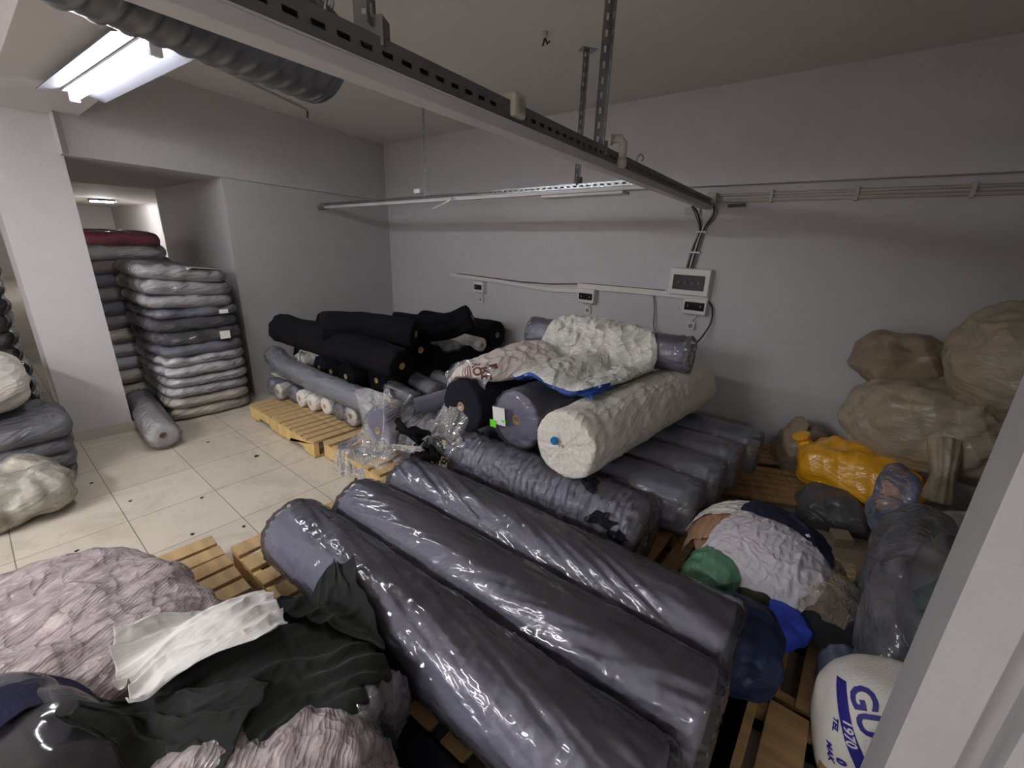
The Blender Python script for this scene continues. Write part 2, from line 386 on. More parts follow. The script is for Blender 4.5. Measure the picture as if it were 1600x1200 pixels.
def make_roll(path, r, fab, label, film_m=None, core_m=None, group=None, cat='fabric roll', name='fabric_roll', seed=0, flat=.1, wr=.0, streak=0., helix=2., over=.03, amp=.003, fr=.004, ruffle=.008, gather=-.01, oval=1., nx=70, nt=48, fwr=.005, fstreak=.004, core_r=.028, pucker=0.):
    base = np.array(path, float).mean(0); base[2] -= r
    root = empty(name, base); loc = [np.array(p)-base for p in path]
    V, F, C, T = roll_geo(loc, r, nt, nx, amp, seed, flat, core=core_r, wr=wr, streak=streak, helix=helix, oval=oval, pucker=pucker)
    mesh_obj('fabric', V, F, fab, root)
    for c, t in ((C[0], -T[0]), (C[-1], T[-1])):
        mb = MB()
        n = 16; u = np.cross(t, [0, 0, 1.]); u /= np.linalg.norm(u); v = np.cross(u, t); VV = []
        for rr, d in ((core_r*1.02, -.05), (core_r*1.02, .004), (core_r*.78, .004), (core_r*.78, -.05)):
            VV += [c+t*d+(u*cos(2*pi*k/n)+v*sin(2*pi*k/n))*rr for k in range(n)]
        mb.add(VV, [(a*n+k, a*n+(k+1) % n, (a+1)*n+(k+1) % n, (a+1)*n+k) for a in range(3) for k in range(n)])
        mb.build('cardboard_core', core_m or MATS['cardboard'], root, smooth=True)
    if film_m:
        V, F, _, _ = roll_geo(loc, r+fr, nt+16, int(nx*1.6), amp, seed, flat*.9, core=.012, over=over, rnd=.035, wr=fwr, streak=fstreak, helix=helix, gather=gather, ruffle=ruffle, oval=oval, hollow=False, pucker=max(.010, pucker))
        mesh_obj('plastic_wrap', V, F, film_m, root)
    tag(root, label, cat, group); return root
def shift(root, dz=0): root.location.z += dz; return root

def text_decal(root, bv, txt, size, O, u, v, m, name='printed_lettering', ext=.4, off=.002, label=None, bold=0.):
    cu = bpy.data.curves.new(name, 'FONT'); cu.body = txt; cu.size = size; cu.align_x = 'CENTER'; cu.align_y = 'CENTER'; cu.offset = bold
    cu.resolution_u = 3; t = bpy.data.objects.new('tmp', cu); COL.objects.link(t); bpy.context.view_layer.update()
    me = bpy.data.meshes.new_from_object(t); bpy.data.objects.remove(t)
    bm = bmesh.new(); bm.from_mesh(me); bmesh.ops.triangulate(bm, faces=bm.faces)
    for _ in range(2):
        bmesh.ops.subdivide_edges(bm, edges=[e for e in bm.edges if e.calc_length() > size*.12], cuts=1); bmesh.ops.triangulate(bm, faces=bm.faces)
    return project(bm, root, bv, O, u, v, m, name, ext, off, label)
def quad_decal(root, bv, wd, ht, O, u, v, m, name='printed_band', ext=.4, off=.0015, label=None, n=14):
    bm = bmesh.new(); bmesh.ops.create_grid(bm, x_segments=n, y_segments=n, size=.5)
    for q in bm.verts: q.co.x *= wd; q.co.y *= ht
    return project(bm, root, bv, O, u, v, m, name, ext, off, label)
def project(bm, root, bv, O, u, v, m, name, ext, off, label):
    u = Vector(u).normalized(); v = Vector(v); v = (v-u*v.dot(u)).normalized(); nn = u.cross(v); O = Vector(O)
    for q in list(bm.verts):
        p = O+u*q.co.x+v*q.co.y; hit = bv.ray_cast(p+nn*ext, -nn, ext*2)
        if hit[0] is None: bm.verts.remove(q)
        else: q.co = hit[0]+nn*off
    me = bpy.data.meshes.new(name); bm.to_mesh(me); bm.free(); me.materials.append(m)
    o = bpy.data.objects.new(name, me); COL.objects.link(o); o.parent = root
    if label: o['label'] = label
    return o
def bvh(V, F): return BVHTree.FromPolygons([tuple(v) for v in V], [tuple(f) for f in F])

#@@STRUCTURE
# ================================================================ THE ROOM
def wall_mat(name, c, dirt=.06):
    m, nt, b = nodes(name); v = coords(nt); f = noise(nt, v, 1.3, 6, .6); f2 = noise(nt, v, 9, 4, .6)
    c = srgb(c); d = tuple(x*(1-dirt) for x in c[:3])+(1,)
    mx = nt.nodes.new('ShaderNodeMath'); mx.operation = 'MULTIPLY'; nt.links.new(f, mx.inputs[0]); nt.links.new(f2, mx.inputs[1])
    nt.links.new(ramp(nt, mx.outputs[0], [(.1, d), (.35, c)]), b.inputs['Base Color']); b.inputs['Roughness'].default_value = .75
    b.inputs['Specular IOR Level'].default_value = .25
    nt.links.new(bump(nt, noise(nt, v, 70, 4), .12, .01), b.inputs['Normal']); MATS[name] = m; return m
WALL = wall_mat('white_plaster', (208, 205, 207)); CEIL = wall_mat('ceiling_plaster', (222, 217, 214))
def floor_mat():
    m, nt, b = nodes('cream_floor_tiles'); v = coords(nt)
    br = nt.nodes.new('ShaderNodeTexBrick'); br.offset = 0; br.squash = 1
    mp = nt.nodes.new('ShaderNodeMapping'); mp.inputs['Location'].default_value = (2.58, -.29, 0); nt.links.new(v, mp.inputs[0]); nt.links.new(mp.outputs[0], br.inputs['Vector'])
    br.inputs['Scale'].default_value = 1; br.inputs['Mortar Size'].default_value = .0022; br.inputs['Mortar Smooth'].default_value = .1
    br.inputs['Brick Width'].default_value = .44; br.inputs['Row Height'].default_value = .44
    br.inputs['Color1'].default_value = srgb((214, 206, 190)); br.inputs['Color2'].default_value = srgb((208, 199, 182)); br.inputs['Mortar'].default_value = srgb((118, 110, 98))
    n1 = noise(nt, v, 2.2, 8, .7, .6); n2 = noise(nt, v, 14, 5, .7)
    s1 = ramp(nt, n1, [(.3, (.62, .58, .52, 1)), (.52, (1, 1, 1, 1))]); s2 = ramp(nt, n2, [(.28, (.75, .72, .68, 1)), (.42, (1, 1, 1, 1))])
    def mul(a, c):
        x = nt.nodes.new('ShaderNodeMix'); x.data_type = 'RGBA'; x.blend_type = 'MULTIPLY'; x.inputs[0].default_value = .6
        nt.links.new(a, x.inputs[6]); nt.links.new(c, x.inputs[7]); return x.outputs[2]
    nt.links.new(mul(mul(br.outputs[0], s1), s2), b.inputs['Base Color']); b.inputs['Roughness'].default_value = .42
    nt.links.new(bump(nt, br.outputs['Fac'], -.4, .004), b.inputs['Normal']); return m
FL = floor_mat()
YB = 3.88; ZC = 2.73; ZS = 2.06
struct(MB().box(-22, 4, -5, 4.3, -.12, 0).build('floor', FL))
struct(MB().box(-7, 4, -5, 4.3, ZC, ZC+.1).build('ceiling', CEIL))
# back wall with the deeper upper band (downstand beam)
mb = MB().box(-7.0, 2.2, YB, YB+.25, 0, ZC)
mb.box(-5.6, 2.2, YB-.09, YB+.01, ZS, ZC); struct(mb.build('wall_back', WALL))
# left wall, skewed, with the passage between pillar and wall
mb = MB().prism([(-4.72, 1.65), (-5.37, YB), (-7, YB), (-7, 1.70)], 0, ZC)
mb.prism([(-4.36, .60), (-4.42, .64), (-5.28, 3.79), (-7, 3.79), (-7, .60)], ZS, ZC)
struct(mb.build('wall_left', WALL))
# pillar and the beam it carries
mb = MB().prism([(-4.50, .62), (-4.54, .25), (-5.05, .25), (-5.05, .62)], 0, 2.31)
mb.box(-5.05, 4, .32, .735, 2.31, ZC); struct(mb.build('wall_pillar', WALL))
TR = mat('cream_skirting_tiles', (196, 190, 180), .4, .06)
mb = MB().prism([(-4.495, .64), (-4.535, .235), (-5.05, .235), (-5.05, .24), (-4.55, .24), (-4.515, .64)], 0, .085)
struct(mb.build('baseboard_pillar', TR))
# far rooms
mb = MB().box(-22, -21.8, -5, 4.3, 0, 2.4); mb.box(-22, -7, 3.9, 4.2, 0, 2.4); mb.box(-22, -7.6, -1.0, -.8, 0, 2.4)
struct(mb.build('wall_next_room', wall_mat('next_room_plaster', (196, 190, 186))))
struct(MB().box(-22, -7, -5, 4.3, 2.30, 2.4).build('ceiling_next_room', CEIL))
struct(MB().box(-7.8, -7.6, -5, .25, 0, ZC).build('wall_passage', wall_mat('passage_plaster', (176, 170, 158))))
struct(MB().box(-22, 4, -5.2, -5, 0, ZC).build('wall_front', WALL)); struct(MB().box(2.0, 2.2, -5, YB, 0, ZC).build('wall_right', WALL))
# wall end right beside the camera
mb = MB().prism([(.262, 1.08), (.352, 1.08), (.36, 1.12), (.395, 1.12), (.40, 1.06), (2.0, 1.06), (2.0, 1.25), (.262, 1.25)], 0, ZC)
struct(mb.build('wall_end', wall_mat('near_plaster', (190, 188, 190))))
#@@LAMP
WHITE_MET = mat('white_enamel', (225, 225, 230), .35, .03)
def lamp(loc, L, W, rz, e, label, parts=True):
    r = empty('fluorescent_lamp', loc, (0, 0, rz))
    mb = MB().box(-L/2, L/2, -.04, .04, -.035, 0); mb.build('housing', WHITE_MET, r, bevel=.004)
    for s in (-1, 1):
        m_ = MB(); m_.add([(-L/2, s*.04, -.02), (L/2, s*.04, -.02), (L/2, s*W/2, -.045), (-L/2, s*W/2, -.045), (-L/2, s*.04, -.024), (L/2, s*.04, -.024), (L/2, s*W/2, -.049), (-L/2, s*W/2, -.049)],
              [(0, 1, 2, 3), (7, 6, 5, 4), (0, 4, 5, 1), (3, 2, 6, 7), (0, 3, 7, 4), (1, 5, 6, 2)]); m_.build('reflector', mat('grey_enamel_reflector', (96, 96, 104), .5, .03), r)
    em = emis('lit_tube', (.96, .97, 1.), e)
    MB().tube([(-L/2+.03, 0, -.055), (L/2-.03, 0, -.055)], .019, 16).build('tube', em, r, smooth=True)
    for s in (-1, 1): MB().box(s*(L/2-.03)-.012, s*(L/2-.03)+.012, -.02, .02, -.08, -.035).build('tube_socket', WHITE_MET, r)
    return tag(r, label, 'lamp')
lamp((-2.92, .62, 2.31), 1.25, .27, .06, LAMP_MAIN, 'lit white fluorescent batten on the underside of the beam at the upper left')
lamp((-16.2, 2.75, 2.30), .55, .3, 1.2, LAMP_NEXT, 'small lit fluorescent lamp on the ceiling of the far room seen through the passage')
def panel(loc, L, W, rz, e, label):
    r = empty('ceiling_lamp', loc, (0, 0, rz)); MB().box(-L/2-.02, L/2+.02, -W/2-.02, W/2+.02, -.03, .03).build('housing', WHITE_MET, r, bevel=.005)
    MB().box(-L/2, L/2, -W/2, W/2, -.055, -.031).build('lit_diffuser', emis('lit_diffuser', (.97, .97, 1.), e), r)
    for s in (-1, 1): MB().tube([(s*L*.35, 0, .03), (s*L*.35, 0, ZC-loc[2])], .006, 8).build('suspension_rod', WHITE_MET, r)
    return tag(r, label, 'lamp')
panel((-2.2, -2.1, 2.50), 1.5, .32, .1, LAMP_LEFT, 'lit opal ceiling lamp left behind the viewer, the nearer of two')
panel((1.0, -3.4, 2.55), 1.3, .32, .1, LAMP_FILL, 'dim opal ceiling lamp right behind the viewer')  # invented fill light, added only to lift the dark right side
panel((-2.7, -4.0, 2.50), 1.5, .32, .1, LAMP_LEFT, 'lit opal ceiling lamp left behind the viewer, the farther of two')
#@@OBJECTS
def at(x, y, z):
    """point seen at picture position x, y that lies at height z"""
    d = fwd+rt*((x-800)/680)-up*((y-600)/680); return Vector((0, 0, H))+d*((z-H)/d.z)
# ---------------------------------------------------------------- materials of the things
WOOD = mat('pale_pallet_wood', (192, 162, 116), .75, .22, 3, .3, 40, aniso=(1, 6, 1))
WOODX = mat('yellow_pallet_wood', (216, 184, 122), .7, .2, 3, .3, 40, aniso=(6, 1, 1))
WOODD = mat('weathered_pallet_wood', (168, 136, 92), .8, .3, 3, .3, 40, aniso=(1, 6, 1))
MATS['cardboard'] = mat('cardboard_tan', (190, 160, 120), .8)
CHAR = glossy_bag('charcoal_fabric_under_film', (122, 122, 142), .7, .35, .22, 14, .2, .06)
CHAR_BARE = mat('charcoal_knit', (108, 108, 126), .9, .06, 4, .2, 220, sheen=.2)
NAVY = mat('dark_navy_knit', (30, 30, 40), .92, .1, 4, .2, 220, spec=.25)
BLACK = mat('black_knit', (17, 16, 20), .95, .15, 4, .3, 200, spec=.2)
WHITEF = mat('white_knit', (226, 222, 214), .9, .05, 4, .25, 160)
CREAMF = mat('cream_cotton', (240, 235, 224), .9, .06, 4, .25, 160)
FILM = film('clear_film', milk=.05, rough=.09, scale=9, strength=.22, aniso=(.45, 1.5, 1.5))
FILM_E = film('tight_crinkled_film', milk=.07, rough=.09, scale=20, strength=.55, aniso=(2.4, .7, .7))
creased(CREAMF, 26, .5, (2, .8, .8)); creased(WHITEF, 30, .5)
FILM_END = film('crinkled_film', milk=.12, rough=.10, scale=22, strength=.4)
FILM_DULL = film('cloudy_film', (205, 208, 222), milk=.22, rough=.2, scale=16, strength=.35)
GALV = mat('galvanised_steel', (150, 152, 154), .38, .14, 12, .05, 40, metal=.85)
GALV_D = mat('dark_galvanised_steel', (112, 112, 112), .5, .14, 12, .05, 40, metal=.35)
PLASW = mat('white_plastic', (226, 224, 218), .4, .03)
DARKW = mat('smoked_window', (38, 30, 38), .12, .1)
PAPER = mat('white_label_paper', (238, 238, 234), .7, .02)
# ---------------------------------------------------------------- pallets
def pallet(loc, L, W, rz, label, nb=9, bw=.095, wood=WOOD, wood2=WOODX, hgt=.14, missing=(), jit=.004, tilt=(0, 0), seed=0):
    """deck boards run along local y, notched stringers along local x"""
    r = empty('wooden_pallet', loc, (tilt[0], tilt[1], rz)); rnd = random.Random(seed)
    dt = .02; zt = hgt-dt
    for k, y in enumerate((-W/2+.02, 0, W/2-.02)):
        poly = [(-L/2, .02), (-L/2+.16, .02), (-L/2+.18, .052), (-L/2+.38, .052), (-L/2+.40, .02), (L/2-.40, .02), (L/2-.38, .052), (L/2-.18, .052), (L/2-.16, .02), (L/2, .02), (L/2, zt), (-L/2, zt)]
        n = len(poly); V = [(a, y-.019, b) for a, b in poly]+[(a, y+.019, b) for a, b in poly]
        # split in convex faces so that the notches shade cleanly
        side = [(0, 1, 2, 11), (2, 3, 10, 11), (3, 4, 5, 10), (5, 6, 10), (6, 7, 10), (7, 8, 9, 10)]
        F = [f for f in side]+[tuple(n+q for q in f[::-1]) for f in side]+[((q+1) % n, q, n+q, n+(q+1) % n) for q in range(n)]
        MB().add(V, F).build('stringer', wood2, r)
    for k in range(nb):
        if k in missing: continue
        x = -L/2+bw/2+(L-bw)*k/(nb-1); b = bw*(1+rnd.uniform(-.06, .06)); a = rnd.uniform(-jit, jit)*3
        MB().box(-b/2, b/2, -W/2, W/2, 0, dt).build('deck_board', wood, r, loc=(x, rnd.uniform(-jit, jit), zt), rot=(0, 0, a), bevel=.003)
    for x in (-L/2+.05, 0, L/2-.05):
        MB().box(-.05, .05, -W/2, W/2, 0, .02).build('bottom_board', wood, r, loc=(x, 0, 0))
    return tag(r, label, 'pallet', 'wooden pallets on the floor')
pallet((-3.53, 2.02, 0), 1.14, 1.3, 0, 'yellowish wooden pallet under the black rolls, nearest the left wall', 13, .072, seed=1)
pallet((-2.42, 2.10, 0), .99, 1.36, -.02, 'wooden pallet between the black rolls and the crosswise grey rolls, clear film hanging over it', 8, .085, missing=(3,), seed=2)
pallet((-1.62, 1.00, 0), 1.06, .93, 0, 'wooden pallet under the three big foreground rolls, long pale board on its edge', 8, .1, seed=3)
pallet((-2.07, -.0, 0), .52, 1.0, -.02, 'short piece of wooden pallet showing behind the pink film heap', 5, .09, seed=4)
pallet((-.52, 1.05, 0), 1.02, .95, 0, 'wooden pallet under the right ends of the foreground rolls', 7, .1, seed=5)
pallet((-1.27, 2.27, 0), 1.2, 1.42, 0, 'wooden pallet in the middle under the crossed rolls', 9, .1, seed=6)
pallet((-.40, 2.12, 0), .44, 1.05, 0, 'wooden pallet showing two boards left of the clothes heap', 4, .085, WOODD, WOODD, seed=7)
pallet((-.42, 3.22, 0), .85, .95, -1.15, 'weathered pallet by the back wall, slats slanting towards the bags', 11, .055, WOODD, WOODD, jit=.012, seed=8, missing=(4,))
pallet((.02, 1.86, 0), .36, .78, 0, 'narrow pallet in front of the clothes heap, blue cloth over its end', 3, .085, WOODD, WOODD, seed=9)
pallet((.10, 1.0, 0), .42, .86, 0, 'worn pallet at the bottom right, wide boards with open gaps', 3, .12, WOODD, WOODD, seed=10)
# ---------------------------------------------------------------- big wrapped rolls in front
ZR = .14
def X(x0, x1, y0, y1, z, r=None, bend=0): return [(x0, y0, z), ((x0+x1)/2, (y0+y1)/2+bend, z), (x1, y1, z)]
RR = .150
make_roll(X(-1.82, -.14, .715, .775, ZR+RR), RR, CHAR, 'big charcoal roll in clear film, nearest of the three side by side in front', FILM, seed=1, fwr=.005, fstreak=.012, helix=1.6, over=.035, ruffle=.003, nx=110, nt=80)
make_roll(X(-1.77, -.10, 1.015, 1.085, ZR+RR), RR, CHAR, 'big charcoal roll in clear film, middle of the three side by side in front', FILM, seed=2, fwr=.004, fstreak=.012, helix=-1.4, over=.035, ruffle=.003, nx=110, nt=80)
make_roll(X(-1.78, -.12, 1.325, 1.395, ZR+RR), RR, CHAR, 'big charcoal roll in clear film, farthest of the three side by side in front', FILM, seed=3, fwr=.003, fstreak=.014, helix=2.4, over=.035, ruffle=.003, nx=110, nt=80)
make_roll(X(-2.16, -.62, 1.74, 1.80, ZR+.16), .16, CHAR, 'charcoal roll in torn, tightly crinkled film lying under the three stacked rolls', FILM_E, seed=4, fwr=.026, fstreak=.012, helix=3, over=.06, ruffle=.02, nx=110, nt=80)
make_roll(X(-1.25, -.80, .38, .44, .32), .12, CHAR, 'charcoal roll in film, its end sticking out from under the dark green cloth', FILM_END, seed=5, fwr=.01, over=.04, ruffle=.02)
make_roll([(-1.6, .50, .085), (-.25, .56, .085)], .085, NAVY, 'dark navy roll lying low along the near side of the front rolls', seed=6)
G1 = 'charcoal rolls in film pointing towards the right-hand pallets'
for k, (x1, y, nm) in enumerate(((-.52, 2.14, 'charcoal roll in film, first behind the torn roll, its end pointing right'), (-.49, 2.47, 'charcoal roll in cloudy film, second behind the torn roll, its end pointing right'),
                                 (-.47, 2.80, 'charcoal roll in cloudy film, third behind the torn roll, its end pointing right'), (-.42, 3.13, 'charcoal roll in cloudy film, last one before the back wall, its end pointing right'))):
    make_roll(X(-1.92, x1, y, y+.03, ZR+.15), .15, CHAR, nm, FILM_DULL, group=G1, seed=10+k, fwr=.008, over=.07, ruffle=.02)
make_roll([(-2.50, 1.62, ZR+.15), (-2.47, 3.1, ZR+.15)], .15, CHAR_BARE, 'charcoal roll beside the black rolls, crumpled clear film gathered on its near end', None, seed=15)
make_roll([(-2.17, 1.98, ZR+.16), (-2.13, 3.4, ZR+.16)], .15, CHAR, 'charcoal roll in film left of the roll with the open navy end', FILM, seed=16, over=.05, ruffle=.02)
# second layer, pointing at the back wall
ZU = ZR+.32+.165
make_roll([(-1.80, 1.76, ZU), (-1.74, 3.2, ZU)], .17, NAVY, 'upper charcoal roll with an open dark navy end, film torn and hanging', None, seed=20)
fr = make_roll([(-1.42, 1.83, ZU), (-1.34, 3.2, ZU)], .178, CHAR, 'upper charcoal roll in film with a white and green sticker on its end', FILM, seed=21, fwr=.004, over=.03, gather=.03, ruffle=.012)
gr = make_roll([(-1.03, 1.72, ZU+.005), (-.90, 3.3, ZU+.005)], .178, CREAMF, 'upper white cotton roll with a blue dot on its end', None, seed=22, wr=.016, amp=.006, core_r=.008, streak=.006, pucker=.014)
make_roll([(-2.0, 2.78, .915), (-.86, 2.94, .915)], .12, CHAR, 'charcoal roll in film under the white woven sack, its tied end pointing right', FILM_END, seed=23, over=.05, ruffle=.02, gather=-.05)
# ---------------------------------------------------------------- torn film pieces
def film_scrap(corners, m, label, hf, seed, nx=26, ny=26, k=1.3, drop=.03, amp=.05, group='torn film ends', parent=None, steps=45, thick=0, name='film_scrap', cat='plastic film', g=-.001):
    o = sheet(name, corners, m, hf, parent, nx, ny, k=k, steps=steps, drop=drop, amp=amp, seed=seed, thick=thick, bend=.04, sub=2, g=g)
    if parent is None: tag(o, label, cat)
    return o
def cyl(x, y, p0, p1, r, lift=.004):
    """top height of a lying roll"""
    p0 = np.array(p0, float); p1 = np.array(p1, float); d = p1[:2]-p0[:2]; L = np.hypot(*d); t = ((x-p0[0])*d[0]+(y-p0[1])*d[1])/L
    s = ((x-p0[0])*d[1]-(y-p0[1])*d[0])/L; c = np.interp(t, [0, L], [p0[2], p1[2]])
    ins = (t > -.01) & (t < L+.01) & (abs(s) < r); return np.where(ins, c+np.sqrt(np.maximum(r*r-s*s, 0))+lift, 0)
hI = lambda x, y: np.maximum(np.maximum(cyl(x, y, (-2.50, 1.62, .29), (-2.47, 3.1, .29), .155), np.where(y > 1.43, .14, 0.)), 0)
film_scrap([(-2.72, 1.42), (-2.68, 1.80), (-2.30, 1.85), (-2.28, 1.40)], FILM_END, 'crumpled clear film hanging from the end of the charcoal roll onto the pallet', hI, 1, k=1.45, drop=.03, amp=.05)
hE = lambda x, y: np.maximum(cyl(x, y, (-2.16, 1.74, .30), (-.62, 1.80, .30), .168), .14)
film_scrap([(-2.32, 1.56), (-2.32, 1.98), (-1.98, 1.98), (-1.98, 1.56)], FILM_END, 'crumpled film over the left end of the torn charcoal roll', hE, 2, k=1.25, drop=.02, amp=.03)
film_scrap([(-1.98, 1.58), (-1.98, 1.86), (-1.72, 1.86), (-1.72, 1.58)], FILM_END, 'torn film hanging down below the open navy roll end', lambda x, y: np.maximum(hE(x, y), cyl(x, y, (-1.80, 1.76, ZU), (-1.74, 3.2, ZU), .172)), 3, k=1.5)
hk = lambda x, y: np.maximum(np.maximum(cyl(x, y, (-1.88, 1.32, .295), (-.12, 1.395, .295), .165), hE(x, y)), .14)
tag(sheet('black_cloth', [(-1.99, 1.40), (-2.05, 1.62), (-1.86, 1.66), (-1.80, 1.42)], BLACK, hk, nx=26, ny=26, k=1.4, seed=5, amp=.03), 'crumpled black cloth tucked between the roll ends by the pallet edge', 'cloth')
# stickers and the blue dot
def disc(name, c, n, r, m, parent, d=.004, seg=16, up_=None):
    n = Vector(n).normalized(); u = n.orthogonal().normalized(); v = n.cross(u); c = Vector(c)
    V = [c+u*cos(2*pi*k/seg)*r+v*sin(2*pi*k/seg)*r for k in range(seg)]+[c+n*d+u*cos(2*pi*k/seg)*r*.9+v*sin(2*pi*k/seg)*r*.9 for k in range(seg)]
    return MB().add(V, [tuple(range(seg, 2*seg))]+[(k, (k+1) % seg, seg+(k+1) % seg, seg+k) for k in range(seg)]).build(name, m, parent)
def rect(name, c, n, w_, h_, m, parent, rot=0., d=.002, label=None):
    n = Vector(n).normalized(); u = Vector((0, 0, 1)).cross(n); u = u.normalized() if u.length > .1 else Vector((1, 0, 0)); v = n.cross(u)
    a, b = u*cos(rot)+v*sin(rot), v*cos(rot)-u*sin(rot); c = Vector(c)
    q = [c+a*sx*w_/2+b*sy*h_/2 for sx, sy in ((-1, -1), (1, -1), (1, 1), (-1, 1))]
    o = MB().add(q+[p+n*d for p in q], [(4, 5, 6, 7), (3, 2, 1, 0), (0, 1, 5, 4), (1, 2, 6, 5), (2, 3, 7, 6), (3, 0, 4, 7)]).build(name, m, parent)
    if label: o['label'] = label
    return o
def on(root, p): return Vector(p)-root.location
GREEN = mat('green_sticker', (120, 235, 40), .5, .02); BLUE = mat('blue_ink', (28, 120, 190), .5, .05)
rect('sticker', on(fr, (-1.50, 1.770, ZU+.02)), (-.06, -1, 0), .095, .105, PAPER, fr, .12, label='white paper sticker')
rect('sticker', on(fr, (-1.54, 1.766, ZU-.035)), (-.06, -1, 0), .05, .045, GREEN, fr, .1, label='bright green sticker')
rect('sticker', on(fr, (-1.46, 1.766, ZU+.0)), (-.06, -1, 0), .035, .012, GREEN, fr, .1, label='small green print')
disc('core_plug', on(gr, (-1.07, 1.700, ZU+.03)), (-.1, -1, 0), .022, BLUE, gr, .01)['label'] = 'blue plug in the roll end'
# ---------------------------------------------------------------- pile of thin and black rolls in the corner
G2 = 'thin rolls in the bottom row on the left pallet'
r_ = .078
thin = [(-4.19, 'f', 'thin grey film-wrapped roll, leftmost of the bottom row'), (-4.02, 'w', 'thin white roll, second from the left in the bottom row'), (-3.86, 'f', 'thin grey film-wrapped roll, third from the left in the bottom row'),
        (-3.70, 'w', 'thin white roll, fourth from the left in the bottom row'), (-3.54, 'w', 'thin white roll, fifth from the left in the bottom row'), (-3.38, 'w', 'thin white roll, sixth from the left in the bottom row'),
        (-3.20, 'f', 'thin roll in loose clear film, seventh from the left in the bottom row'), (-3.01, 'w', 'thicker white roll at the right end of the bottom row')]
for k, (x, t, lb) in enumerate(thin):
    y0 = 1.60+.03*k*.6+random.Random(k).uniform(-.03, .03); r = r_*(1.12 if k == 7 else 1)
    make_roll([(x, y0, ZR+r), (x+.02, 3.0, ZR+r)], r, WHITEF if t == 'w' else CHAR, lb, FILM_END if t == 'f' or k in (1, 7) else None, group=G2, seed=30+k, nx=24, nt=28, over=.03, ruffle=.01, fwr=.006, core_r=.02, amp=.004)
GREYF = mat('grey_knit', (128, 130, 140), .85, .1, 4, .2, 120)
make_roll([(-4.42, 1.78, .45), (-4.05, 1.74, .405), (-3.3, 1.75, .385), (-2.76, 1.80, .36)], .092, GREYF, 'grey ribbed roll in clear film lying across the thin roll ends', FILM_END, seed=40, wr=.01, streak=.01, over=.06, ruffle=.02, nx=60)
z2 = ZR+2*r_+.13
for k, (x, y0, r, m, lb) in enumerate(((-4.38, 1.98, .12, BLACK, 'black roll sagging at the far left of the pile by the wall'), (-4.12, 1.86, .11, WHITEF, 'white roll with loose cloth bunched on its end, left in the black pile'),
                               (-3.87, 1.93, .115, NAVY, 'dark grey roll between the bunched white roll and the black rolls'), (-3.66, 1.93, .12, BLACK, 'black roll with tan core end, left one of the pair facing the room'),
                               (-3.41, 1.93, .13, BLACK, 'black roll with tan core end, right one of the pair facing the room'), (-3.13, 2.05, .13, BLACK, 'black roll low in the pile right of the core ends'))):
    make_roll([(x, y0, ZR+2*r_+r), (x+.02, 3.3, ZR+2*r_+r)], r, m, lb, seed=50+k, nx=24, nt=32, amp=.008, core_r=.024)
hw = lambda x, y: np.maximum(cyl(x, y, (-4.12, 1.86, z2-.02), (-4.1, 3.3, z2-.02), .118), .3)
tag(sheet('white_cloth', [(-4.3, 1.72), (-4.24, 2.0), (-3.98, 2.0), (-3.92, 1.74)], WHITEF, hw, nx=26, ny=26, k=1.35, seed=6, amp=.03), 'crumpled white cloth hanging over the roll ends at the left of the black pile', 'cloth')
G3 = 'thin film-wrapped roll ends right of the black pile'
for k, y in enumerate((2.12, 2.36, 2.6, 2.84)):
    make_roll([(-3.0, y, ZR+.22+.02*(k % 2)), (-2.70, y-.03, ZR+.20+.02*(k % 2))], .08, GREYF, ('first', 'second', 'third', 'fourth')[k]+' from the front of the thin wrapped roll ends right of the black pile', FILM_END, group=G3, seed=60+k, nx=12, nt=28, over=.04, ruffle=.02, core_r=.02)
make_roll([tuple(at(440, 512, .76)), tuple(at(515, 535, .72)), tuple(at(585, 555, .66)), tuple(at(628, 572, .62))], .135, BLACK, 'long black roll slung across the front of the pile, left end raised', seed=70, amp=.01, nx=50)
make_roll([(-4.05, 2.42, .70), (-3.5, 2.45, .69), (-2.98, 2.42, .66)], .13, BLACK, 'black roll behind the slung one, open round end pointing right', seed=71, amp=.01, nx=40)
make_roll([tuple(at(502, 512, .86)), tuple(at(570, 510, .86)), tuple(at(650, 522, .82))], .125, BLACK, 'black roll on the very top of the pile at the left', seed=72, amp=.01, nx=40)
make_roll([tuple(at(612, 508, .84)), tuple(at(672, 514, .80)), tuple(at(708, 508, .82)), tuple(at(738, 496, .90))], .12, BLACK, 'black roll on top of the pile bending up at its right end', seed=73, amp=.01, nx=40)
make_roll([(-4.4, 2.25, .72), (-3.95, 2.6, .70), (-3.6, 3.1, .66)], .11, BLACK, 'black roll with a pale core end behind the raised roll', seed=74, amp=.01, nx=30)
make_roll([(-4.3, 3.55, .60), (-3.08, 3.57, .62)], .15, BLACK, 'black roll nearest the back wall, round end pointing right', seed=75, amp=.01, nx=30)
make_roll([(-4.0, 3.30, .42), (-2.95, 3.33, .40)], .13, BLACK, 'black roll low down before the back wall', seed=79, amp=.01, nx=30)
make_roll([(-3.9, 2.72, .52), (-3.12, 2.72, .53)], .10, NAVY, 'dark grey roll end left of the white rolls in the black pile', seed=76, nx=20, core_r=.02)
make_roll([(-3.9, 2.97, .52), (-3.12, 2.93, .54)], .105, WHITEF, 'white roll in film with its end showing in the black pile', FILM_END, seed=77, nx=20, over=.04, core_r=.02)
make_roll([(-3.8, 3.26, .58), (-3.00, 3.24, .57)], .075, WHITEF, 'slim white roll end right of the wrapped white roll', seed=78, nx=20, core_r=.02)
